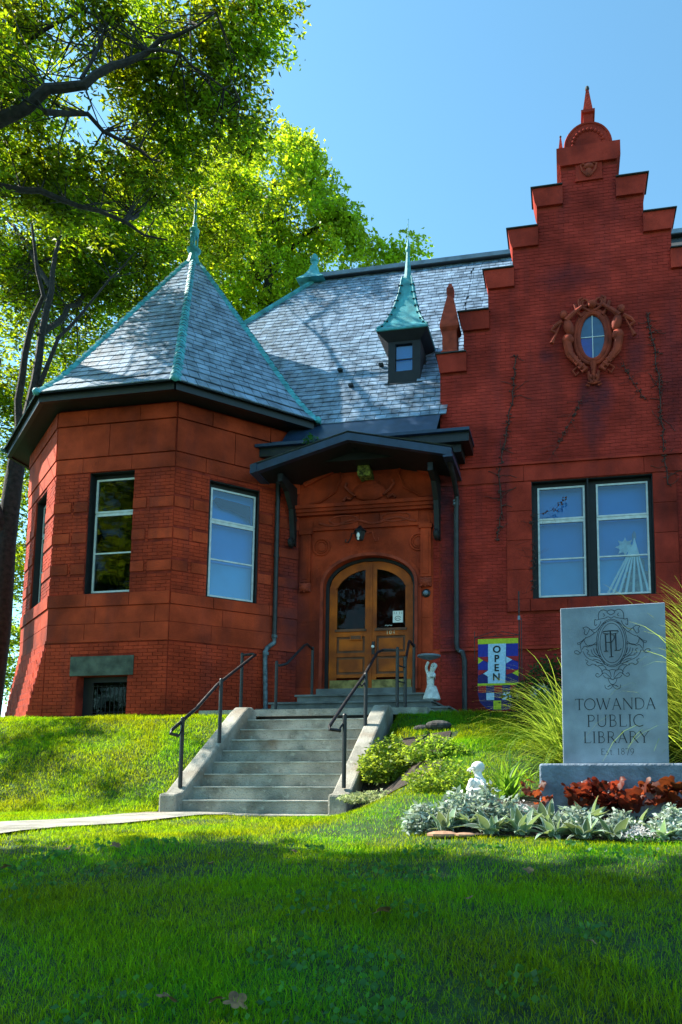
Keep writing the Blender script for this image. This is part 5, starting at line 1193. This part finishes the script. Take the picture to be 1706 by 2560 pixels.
bushy('shrub', 'lower light green plant right of the stair shrub', 'shrub', (-1.70, 9.3, hz(-1.70, 9.3) - .05), .42, .25, .24, 2200, .05, M_['shrub'])
bushy('ground_cover', 'pale variegated ground cover at the foot of the right cheek wall', 'ground cover', (-2.30, 8.75, hz(-2.30, 8.75) - .03), .50, .25, .10, 2000, .045, M_['varieg'])
bushy('variegated_plant', 'variegated low plant beside the soil under the landing', 'plant', (-1.98, 9.65, hz(-1.98, 9.65)), .18, .15, .12, 420, .05, M_['varieg'])
bushy('shrub', 'mounded green plants left of the white statue', 'shrub', (-1.35, 7.9, hz(-1.35, 7.9) - .04), .42, .3, .26, 2800, .042, M_['shrub'])
for x, y, r_, h_, lb in DUSTY: bushy('silver_mound', lb, 'plant', (x, y, hz(x, y) + .01), r_ * 1.1, r_ * .8, h_ * 1.45, 760, .055, M_['dusty'], 'silver mounds in the sign bed', stems=3)
bushy('alyssum', 'small mound of white flowers in front of the sign, right of centre', 'flowers', (.53, 6.13, hz(.5, 6.13)), .13, .10, .10, 700, .026, M_['petal'])
bushy('alyssum', 'small green cushion under the white flowers in the sign bed', 'flowers', (.55, 6.08, hz(.55, 6.1)), .13, .09, .06, 700, .026, M_['weed'])
bushy('alyssum', 'little white flowers at the left corner of the granite base', 'flowers', (-.42, 6.72, hz(-.42, 6.72)), .10, .07, .10, 240, .032, M_['petal'])
bushy('alyssum', 'white blossoms at the right end of the bed', 'flowers', (1.0, 6.2, hz(1, 6.2)), .2, .12, .08, 300, .03, M_['petal'])
for x, lb in ((.13, 'left of two pale flower spikes before the granite base'), (.36, 'right of two pale flower spikes before the granite base')):
    t = thing('flower_spike', lb, 'flower', (x, 6.72, hz(x, 6.72)))
    b = MB(); b.tube([(0, 0, 0), (.0, 0, .32)], .003, 4, M_['lily']); b.build('stem', None, t)
    b = MB()
    for k in range(26): a = k * 2.4; b.ball((.022 * math.cos(a), .022 * math.sin(a), .20 + k * .0055), .0085, 5, 3, M_['petal'])
    b.build('blossom', None, t)
bushy('pink_flower', 'small pink purple flowers low beside the stairs bed', 'flowers', (-1.62, 8.2, hz(-1.62, 8.2) + .10), .08, .05, .05, 70, .04, M_['pink'])
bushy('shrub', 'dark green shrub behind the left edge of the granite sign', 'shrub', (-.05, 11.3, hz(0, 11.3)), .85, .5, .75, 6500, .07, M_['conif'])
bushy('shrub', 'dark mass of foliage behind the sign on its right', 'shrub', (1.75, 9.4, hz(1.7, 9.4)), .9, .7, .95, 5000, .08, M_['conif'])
bushy('plant', 'low green plant right of the red leaves', 'plant', (.92, 6.40, hz(.92, 6.4)), .16, .12, .12, 900, .03, M_['weed'])
b = MB(); b.ball((-1.98, 11.1, hz(-1.9, 11.2) + .02), .3, 12, 8, M_['rock'], sc=(.7, .4, .28)); b.ball((-2.25, 11.2, hz(-2.2, 11.2)), .22, 12, 8, M_['rock'], sc=(.7, .4, .3))
tag(b.build('rock', smooth=False), 'dark rock tucked under the right end of the landing slab', 'rock')
for (x, y, s, lb) in ((-1.05, 6.08, .14, 'flat pinkish stone at the front left edge of the bed'), (-.86, 6.05, .09, 'smaller brown stone beside the flat pink one')):
    b = MB(); b.ball((x, y, hz(x, y) + .03), s, 9, 5, mat('garden_stone', (0.34, 0.19, 0.12), .9, .2, 14), sc=(1, .6, .22)); tag(b.build('garden_stone'), lb, 'stone')
bushy('roof_weed', 'small weed growing in the gutter above the porch canopy', 'weed', (-4.95, 13.25, 8.16), .14, .08, .12, 120, .07, M_['weed'], stems=4)
# dead vines on the gable
def vine(pts, r, label, branches=14, name='dead_vine'):
    b = MB(); P = []
    for (x0, z0), (x1, z1) in zip(pts[:-1], pts[1:]):
        n = max(2, int(abs(z1 - z0) / .12))
        for i in range(n): t = i / n; P.append((x0 + (x1 - x0) * t + random.uniform(-.025, .025), 13.975 + random.uniform(-.006, .006), z0 + (z1 - z0) * t))
    P.append((pts[-1][0], 13.98, pts[-1][1])); b.tube(P, r, 5, M_['vine'])
    for _ in range(branches):
        q = Vector(random.choice(P)); a = random.uniform(-1.2, 1.2) + (math.pi if random.random() < .5 else 0); L = random.uniform(.1, .4); Q = [q]
        for k in range(5): a += random.uniform(-.5, .5); q = q + Vector((math.cos(a) * L / 5, 0, math.sin(a) * L / 5)); Q.append(q)
        b.tube(Q, r * .45, 4, M_['vine'])
    for _ in range(branches * 5):
        q = Vector(random.choice(P)); b.ball(q + Vector((random.uniform(-.05, .05), -.01, random.uniform(-.04, .04))), random.uniform(.008, .02), 5, 3, M_['vine'])
    return tag(b.build(name), label, 'vine')
vine([(-1.30, 6.2), (-1.22, 6.9), (-1.28, 7.5), (-1.15, 8.2), (-1.0, 9.0), (-.9, 10.0)], .012, 'dead vine climbing the gable left of the window', 26)
vine([(1.95, 7.1), (1.9, 8.2), (1.85, 9.3), (1.7, 10.6)], .012, 'dead vine near the right edge of the gable', 26)
vine([(-.2, 7.9), (.1, 8.4), (.35, 8.9)], .006, 'thin dead tendril below the oval window', 12)
vine([(1.2, 9.6), (1.35, 9.3), (1.55, 8.9)], .006, 'short dead tendril right of the oval window', 8)
vine([(-.62, 5.2), (-.61, 6.2), (-.60, 6.65), (-.2, 6.75), (.0, 6.95)], .004, 'dead vine hanging over the left side of the gable window', 24)
# fallen leaves on the lawn
lf = MB()
def maple():
    P = []; k = 30
    for i in range(k): a = 2 * math.pi * i / k; r_ = .5 * (.55 + .45 * abs(math.cos(a * 2.5))) ; P.append((r_ * math.cos(a), r_ * math.sin(a), .10 * math.cos(a * 2)))
    return [(0, 0, .03)] + P, [(0, i + 1, (i + 1) % k + 1) for i in range(k)]
mv, mf = maple(); lf.add(mv, mf, M_['fallen']); lme = lf.mesh('fallen_leaf', None)
def floor_at(px, py):                                     # lawn point seen at a photo pixel
    d = cam.matrix_world
    R_ = cam.rotation_euler.to_matrix(); v = R_ @ Vector(((px - 1100) / 1826, (1735 - py) / 1826, -1)); t = 1.0
    for _ in range(400):
        p = CAM + v * t
        if p.z < hz(p.x, p.y): break
        t += .02
    return p
FLV = [(955, 2310, .11, 'broad brown star shaped leaf lying near the middle of the shaded lawn'), (1320, 2200, .08, 'small tan leaf on the lawn below the sign'), (1172, 2275, .06, 'curled dark leaf right of the lawn centre'), (418, 2540, .09, 'reddish leaf at the bottom left of the lawn'), (540, 2545, .07, 'dark leaf in the grass near the bottom edge'), (290, 2135, .09, 'pale yellow leaf on the upper left lawn'), (525, 2180, .06, 'little yellow leaf in the lawn left of centre'), (735, 2150, .06, 'small ochre leaf just below the lit strip of lawn'), (170, 2140, .06, 'brown leaf near the concrete path'), (590, 2550, .10, 'rusty leaf at the bottom edge left of centre'), (1480, 2390, .05, 'tiny brown leaf in the lower right lawn'), (15, 2190, .07, 'brown leaf at the far left edge of the lawn')]
for px, py, s, lb in FLV:
    p = floor_at(px, py); o = link('fallen_leaf', lme); o.location = (p.x, p.y, hz(p.x, p.y) + .06); o.scale = (s,) * 3; o.rotation_euler = (random.uniform(-.5, .5), random.uniform(-.5, .5), random.uniform(0, 6)); tag(o, lb, 'leaf', 'fallen leaves on the lawn')
# ================================================================ grass
def grass(n, xr, yr, h0, h1, w_, m, name, label, dens=None, seed=1, mask=None):
    g = np.random.default_rng(seed); X = g.uniform(*xr, n); Y = g.uniform(*yr, n)
    # keep what the camera or a near neighbour of it could see
    left = -0.905 * Y - 1.2; right = .16 * Y + 1.6
    k = (X > left) & (X < right)
    if mask is not None: k &= mask(X, Y)
    if dens is not None: k &= g.random(n) < dens(X, Y)
    X, Y = X[k], Y[k]; n = len(X); Z = H(X, Y)
    a = g.uniform(0, 2 * np.pi, n); hgt = g.uniform(h0, h1, n) * (0.75 + .5 * (np.sin(X * 3.1 + 1.7 * np.sin(Y * 2.3)) * np.sin(Y * 2.7) * .5 + .5)); ln = g.uniform(.1, .95, n) * hgt
    dx, dy = np.cos(a), np.sin(a); f = g.uniform(0, 2 * np.pi, n); sx, sy = np.cos(f), np.sin(f); ww = w_ * g.uniform(.7, 1.3, n)
    P = lambda t, k_: np.stack([X + dx * ln * t * t + sx * ww * k_, Y + dy * ln * t * t + sy * ww * k_, Z + hgt * t * (1 - .25 * t * (ln / hgt)) - .004], 1)
    V = np.stack([P(0, -.5), P(0, .5), P(.55, .42), P(.55, -.42), P(1, .06), P(1, -.06)], 1).reshape(-1, 3)
    o = np.arange(n) * 6; F = np.concatenate([np.stack([o, o+1, o+2, o+3], 1), np.stack([o+3, o+2, o+4, o+5], 1)])
    ob = np_mesh(name, V, F, m, kind='stuff'); ob['label'] = label; ob['category'] = 'grass'; return ob
def offpath(X, Y):
    t = (9.15 - Y) / (9.15 - 3.6); l = -5.62 + (-6.9 + 5.62) * t; r = -4.35 + (-5.35 + 4.35) * t
    p = (X > l + .04) & (X < r - .04) & (Y > 3.6) & (Y < 9.2)
    bed = (X > -1.2) & (Y > 6.1 + .0 * X) & (Y < 7.5)
    stairs = (X > -5.62) & (X < -2.78) & (Y > 9.0)
    sbed = (X > -2.8) & (X < -1.62) & (Y > 8.7) & (Y < 10.9)
    return ~(p | bed | stairs | sbed)
patch = lambda X, Y: .62 + .38 * np.sin(X * 2.3 + 2 * np.sin(Y * 1.9)) * np.sin(Y * 3.1 + X)
grass(300000, (-6, 2.6), (2.1, 4.4), .012, .058, .0032, M_['grass'], 'grass', 'short shaded green grass of the near lawn', patch, 1, offpath)
grass(300000, (-8.6, 3.2), (4.4, 9.4), .02, .05, .0044, M_['grass'], 'grass', 'sunlit and shaded grass of the lawn before the stairs', patch, 2, offpath)
grass(260000, (-12.5, 3.8), (9.3, 12.6), .03, .075, .0065, M_['grass'], 'grass', 'bright grass on the bank below the library', None, 3, lambda X, Y: offpath(X, Y) & ~((X > -10.3) & (Y > 12.15)) & ~((X > -2.4) & (Y > 12.2)))
grass(60000, (-6, 2.6), (2.1, 8.5), .02, .05, .0035, M_['grassdry'], 'dry_grass', 'dry straw coloured blades scattered in the lawn', lambda X, Y: np.clip(np.sin(X * 4 + Y * 2) * np.sin(Y * 5 - X) - .25, 0, 1), 4, offpath)
grass(30000, (-22, -9), (12, 20), .04, .10, .015, M_['grass'], 'grass', 'rough grass beside the bay under the trees', None, 5, lambda X, Y: (X < -12.2) | (Y < 12.1))
tuft = lambda X, Y: np.clip(np.sin(X * 9.1 + 3 * np.sin(Y * 4.3)) * np.sin(Y * 8.7 + 2 * np.sin(X * 5.1)) - .45, 0, 1) * 1.6
grass(90000, (-6, 2.6), (2.1, 5.6), .05, .10, .0034, M_['grass'], 'grass', 'longer uncut tufts scattered over the near lawn', tuft, 6, offpath)
# clover patches
P = []
for _ in range(30):
    y = random.uniform(2.2, 6); x = random.uniform(-.85 * y, .14 * y + 1.2); r_ = random.uniform(.08, .3)
    for _ in range(int(260 * r_)): a = random.uniform(0, 6.28); q = r_ * math.sqrt(random.random()); P.append((x + q * math.cos(a), y + q * math.sin(a), hz(x + q * math.cos(a), y + q * math.sin(a)) + random.uniform(.03, .055)))
V, F = leafcards(np.array(P), .032, .97, .9); o = np_mesh('clover', V, F, M_['weed'], kind='stuff'); o['label'] = 'low clover and weeds mixed into the shaded lawn'; o['category'] = 'clover'
# ================================================================ trees
def tree(name, label, loc, limbs, clumps, nleaf, leafsize, m, spread, group='trees around the library', twig=True, flat=.6, seed=3, clumpr=.9, aspect=.42):
    """limbs: list of (points, radii) in world space; clumps: list of (centre, radii) ellipsoids of foliage, in world space"""
    g = np.random.default_rng(seed); random.seed(seed)
    t = thing(name, label, 'tree', loc, group)
    b = MB(); b.tube(limbs[0][0], limbs[0][1], 14, M_['bark']); o = b.build('trunk', None, t, smooth=True); o.matrix_parent_inverse = Matrix.Translation(loc).inverted()
    nodes = []
    for pts, rad in limbs[1:]:
        P = []; R_ = []
        for i in range(len(pts) - 1):
            a, c = Vector(pts[i]), Vector(pts[i + 1]); n = max(2, int((c - a).length / .6))
            for k in range(n):
                s = k / n; P.append(a.lerp(c, s) + Vector([random.uniform(-.06, .06) for _ in range(3)])); R_.append(rad[i] + (rad[i + 1] - rad[i]) * s)
        P.append(Vector(pts[-1])); R_.append(rad[-1])
        b = MB(); b.tube(P, R_, 8, M_['bark']); o = b.build('branch', None, t, smooth=True); o.matrix_parent_inverse = Matrix.Translation(loc).inverted()
        nodes += [(p, r_) for p, r_ in zip(P, R_)]
    NP = np.array([tuple(p[0]) for p in nodes])
    vol = np.array([r_[0] * r_[1] * r_[2] for _, r_ in clumps]); pr = vol ** .75 / (vol ** .75).sum()
    used = {}; nsp = nleaf // 46; L = []; tw = MB(); ntw = 0
    for i, (c, r_) in enumerate(clumps):
        k = int(nsp * pr[i]) + 1
        for _ in range(k):
            d = g.normal(size=3); d /= np.linalg.norm(d); q = np.array(c) + d * np.array(r_) * g.uniform(.25, 1.0) ** .55
            if noise.noise(Vector(q) * .55) < -.16: continue
            dd = ((NP - q) ** 2).sum(1); near = np.argsort(dd)[:14]; j = near[g.integers(len(near))]; src = NP[j]
            dirv = q - src; dist = np.linalg.norm(dirv) + 1e-6; dirv /= dist
            if twig and (dist < 3.2) and ntw < 1400 and used.get(int(j), 0) < 4:
                used[int(j)] = used.get(int(j), 0) + 1
                mid = (src + q) / 2 + g.normal(size=3) * .12 * dist * .5; tw.tube([tuple(src), tuple(mid), tuple(q)], [.018, .011, .004], 4, M_['bark'], cap=False); ntw += 1
            # a spray: leaflets along 3 short stalks
            n = 46; ax = g.normal(size=(3, 3)) * np.array([1, 1, .35]) + dirv * .8; ax /= np.linalg.norm(ax, axis=1)[:, None]
            s = g.uniform(.05, 1, n); w3 = g.integers(0, 3, n)
            pts = q + ax[w3] * (s * clumpr)[:, None] + g.normal(size=(n, 3)) * .085 * clumpr * np.array([1, 1, .7]); pts[:, 2] -= s * s * .22 * clumpr
            L.append(pts)
    V, F = leafcards(np.concatenate(L), leafsize, flat, aspect); o = np_mesh('crown', V, F, m, t, kind='stuff'); o.matrix_parent_inverse = Matrix.Translation(loc).inverted()
    if tw.v: o = tw.build('twigs', None, t, kind='stuff'); o.matrix_parent_inverse = Matrix.Translation(loc).inverted()
    return t
def px(x, y, Y):                                          # photo pixel to a point on the plane at depth Y, used to lay the limbs out where they grow
    R_ = cam.rotation_euler.to_matrix(); v = R_ @ Vector(((x - 1100) / 1826, (1735 - y) / 1826, -1)); return tuple(CAM + v * (Y / v.y))
# the big trunk left of the bay
B1 = px(-30, 1800, 18.0)
tree('tree', 'big dark trunked tree standing left of the octagonal bay', (B1[0], B1[1], 2.6),
     [([(B1[0] - .1, 18, 2.3), (B1[0] - .05, 18, 3.2), px(0, 1560, 18), px(15, 1350, 18), px(35, 1200, 18), px(58, 1080, 18)], [.45, .35, .30, .27, .24, .18]),
      ([px(58, 1080, 18), px(90, 960, 18.2), px(105, 840, 18.4), px(128, 720, 18.6), px(150, 600, 19), px(200, 470, 20)], [.14, .12, .10, .08, .06, .03]), ([px(30, 1230, 18), px(45, 1000, 17.6), px(60, 880, 17.4), px(110, 740, 17), px(80, 560, 16.5)], [.13, .10, .085, .06, .03]),
      ([px(100, 960, 18.2), px(150, 850, 18.5), px(230, 760, 19), px(330, 640, 20)], [.07, .05, .035, .02]), ([px(15, 1350, 18), px(-60, 1150, 17), px(-150, 950, 16)], [.2, .15, .06]), ([px(128, 720, 18.6), px(60, 600, 19), px(0, 520, 20)], [.09, .06, .03]), ([px(105, 840, 18.4), px(250, 700, 22), px(400, 620, 24)], [.09, .06, .03])],
     [(px(60, 850, 21), (3.6, 2.5, 2.6)), (px(200, 700, 22), (3.4, 2.5, 2.4)), (px(100, 560, 20), (3.2, 2.5, 2.4)), (px(330, 640, 22), (2.8, 2.2, 2.0)), (px(0, 1050, 22), (2.4, 2, 2.2)), (px(50, 1280, 24), (2.0, 1.6, 2.6)), (px(-10, 1480, 25), (2.2, 1.6, 2.4)), (px(30, 1620, 26), (2.0, 1.6, 1.8)), (px(430, 520, 23), (3.0, 2.2, 2.2))],
     120000, .165, M_['leafA'], 1, seed=11, clumpr=1.0)
# overhanging tree whose trunk is out of the picture
B2 = (-13.3, 13.4)
tree('tree', 'spreading tree whose branches reach in from the upper left over the bay roof', (B2[0], B2[1], 2.6),
     [([(B2[0], B2[1], 2.2), (B2[0], B2[1], 5), (B2[0] + .2, B2[1], 8.5), (B2[0] + .6, B2[1] + .2, 11)], [.42, .34, .28, .2]),
      ([(B2[0] + .5, B2[1] + .2, 10.6), px(-60, 330, 10.92), px(0, 300, 10.92), px(110, 225, 10.92), px(200, 205, 11.076), px(290, 168, 11.388), px(370, 125, 11.7), px(440, 75, 11.7), px(540, 30, 11.7)], [.16, .135, .12, .095, .08, .065, .05, .035, .012]),
      ([(B2[0] + .4, B2[1] + .1, 9.6), px(-80, 500, 11.7), px(0, 474, 11.7), px(110, 476, 12.09), px(200, 510, 12.48), px(310, 555, 12.48), px(420, 600, 12.87)], [.11, .075, .062, .06, .048, .035, .015]),
      ([px(110, 270, 10.92), px(220, 290, 11.7), px(300, 350, 12.09), px(380, 400, 12.48)], [.06, .045, .035, .015]), ([px(370, 125, 11.7), px(440, 130, 11.7), px(520, 190, 12.09), px(600, 250, 12.48)], [.035, .03, .022, .01]), ([px(-60, 330, 10.92), px(0, 160, 11.7), px(100, 80, 11.7), px(220, 20, 11.7)], [.09, .06, .04, .02]), ([px(200, 205, 11.076), px(240, 120, 11.31), px(280, 40, 11.7)], [.035, .03, .015]),
      ([px(310, 555, 12.48), px(400, 500, 17), px(520, 470, 18)], [.05, .04, .02])],
     [((-17.2, 11.2, 10.2), (.55, .5, .3)), ((-15.6, 11.9, 9.4), (.5, .45, .3)), ((-14.6, 10.4, 9.2), (.4, .4, .25)), ((-13.2, 11.0, 9.7), (.4, .35, .22)), ((-11.9, 10.2, 8.6), (.3, .3, .18)), ((-12.6, 9.4, 8.9), (.35, .3, .2)), ((-16.4, 10.3, 9.0), (.45, .35, .25)), (px(120, 120, 12.09), (1.9, 1.2, 1.5)), (px(330, 60, 12.48), (1.8, 1.2, 1.3)), (px(80, 380, 12.87), (1.7, 1.1, 1.1)), (px(300, 300, 13.26), (1.8, 1.1, 1.2)), (px(450, 350, 14), (1.5, 1.0, .85)), (px(560, 290, 13.5), (.85, .8, 1.1)), (px(560, 90, 12.87), (.95, .9, .75)), (px(-120, 250, 10.92), (1.5, 1.4, 1.9)), (px(640, 20, 12.87), (.7, .6, .4)), (px(520, 520, 19), (2.0, 1.4, 1.2)), (px(250, 480, 13.26), (1.7, 1, .75))],  # leading small clumps are added out of view to dapple the bank and stairs
     95000, .145, M_['leafA'], 1, seed=5, clumpr=.75, aspect=.36)
# maple behind the roof
B3 = px(720, 1000, 29)
tree('tree', 'dense bright maple rising behind the main roof', (B3[0], B3[1], 2.6),
     [([(B3[0], 29, 2.2), (B3[0], 29, 9), (B3[0] + .1, 29, 16), px(660, 600, 29), px(690, 450, 29)], [.5, .42, .3, .2, .06]),
      ([px(650, 760, 29), px(700, 640, 29), px(800, 560, 29), px(880, 540, 28.6)], [.15, .12, .08, .03]), ([px(650, 700, 29), px(600, 560, 29), px(540, 420, 29)], [.13, .1, .04]), ([px(660, 600, 29), px(740, 470, 28.6), px(780, 400, 28.4)], [.1, .07, .03])],
     [(px(600, 560, 29), (2.6, 2.4, 3.4)), (px(720, 540, 29), (2.4, 2.4, 3.0)), (px(820, 600, 28.8), (1.6, 1.8, 1.8)), (px(760, 420, 28.6), (.8, 1, 1.3)), (px(735, 370, 28.6), (.55, .8, 1.1)), (px(860, 560, 28.6), (.9, 1.1, 1.1)), (px(540, 700, 29), (2.4, 2, 2.0)), (px(680, 700, 29), (2.6, 2, 1.6)), (px(930, 640, 28.8), (1.1, 1, .5)), (px(990, 640, 28.6), (.9, .9, .45)), (px(1030, 600, 28.6), (.3, .5, .3)), (px(620, 420, 29.4), (1.5, 1.8, 1.8))],
     72000, .18, M_['leafB'], 1, seed=8, clumpr=.9, aspect=.6, twig=True, flat=.35)
# shade tree out of the frame on the left
tree('tree', 'shade tree on the lawn left of the picture, casting the foreground shadow', (-13.2, 3.2, .8),
     [([(-13.2, 3.2, .3), (-13.2, 3.2, 3), (-13.0, 3.2, 7)], [.4, .34, .26]), ([(-13, 3.2, 6.5), (-11.5, 3.6, 9), (-10, 4, 11)], [.2, .14, .05]), ([(-13, 3.2, 6.5), (-14, 1.5, 10), (-14, 0, 12)], [.2, .12, .05]), ([(-13, 3.2, 7), (-12.6, 3.4, 11), (-12, 3.4, 14)], [.2, .12, .04])],
     [((-12.0, 2.5, 11.5), (3.6, 3.8, 2.6)), ((-13.5, -.2, 9.5), (3.2, 3, 2.4)), ((-11.5, 4.2, 8.8), (2.2, 1.8, 1.6)), ((-12.5, 4.4, 12.5), (2.6, 1.6, 1.6)), ((-13, 1.2, 13.8), (3, 3, 1.6)), ((-14.2, -3.5, 10.0), (3.4, 3, 3))],
     66000, .24, M_['leafB'], 1, seed=21, clumpr=1.1, aspect=.7, twig=False)
# trees across the street, behind the camera on the left (seen in the bay glass)
for i, (x, y, s) in enumerate(((-10, -17, 1.6), (-30, -16, 1.6), (-19, -18, 1.7))):
    tree('tree', ('street tree straight behind the viewpoint', 'farthest left street tree behind the viewpoint', 'middle street tree behind the viewpoint')[i], (x, y, 0), [([(x, y, -.5), (x, y, 4), (x + .3, y, 8 * s)], [.4, .3, .15])] + [([(x, y, 4), (x + dx, y, 9 * s)], [.15, .04]) for dx in (-2, 2)],
         [((x, y, 9 * s), (4, 3.5, 4)), ((x + 2.5, y, 7), (3, 3, 2.5)), ((x - 2.5, y, 8), (3, 3, 3))], 9000, .45, M_['conif'], 1, seed=30 + i, clumpr=1.4, aspect=.7, twig=False, group='trees across the street')
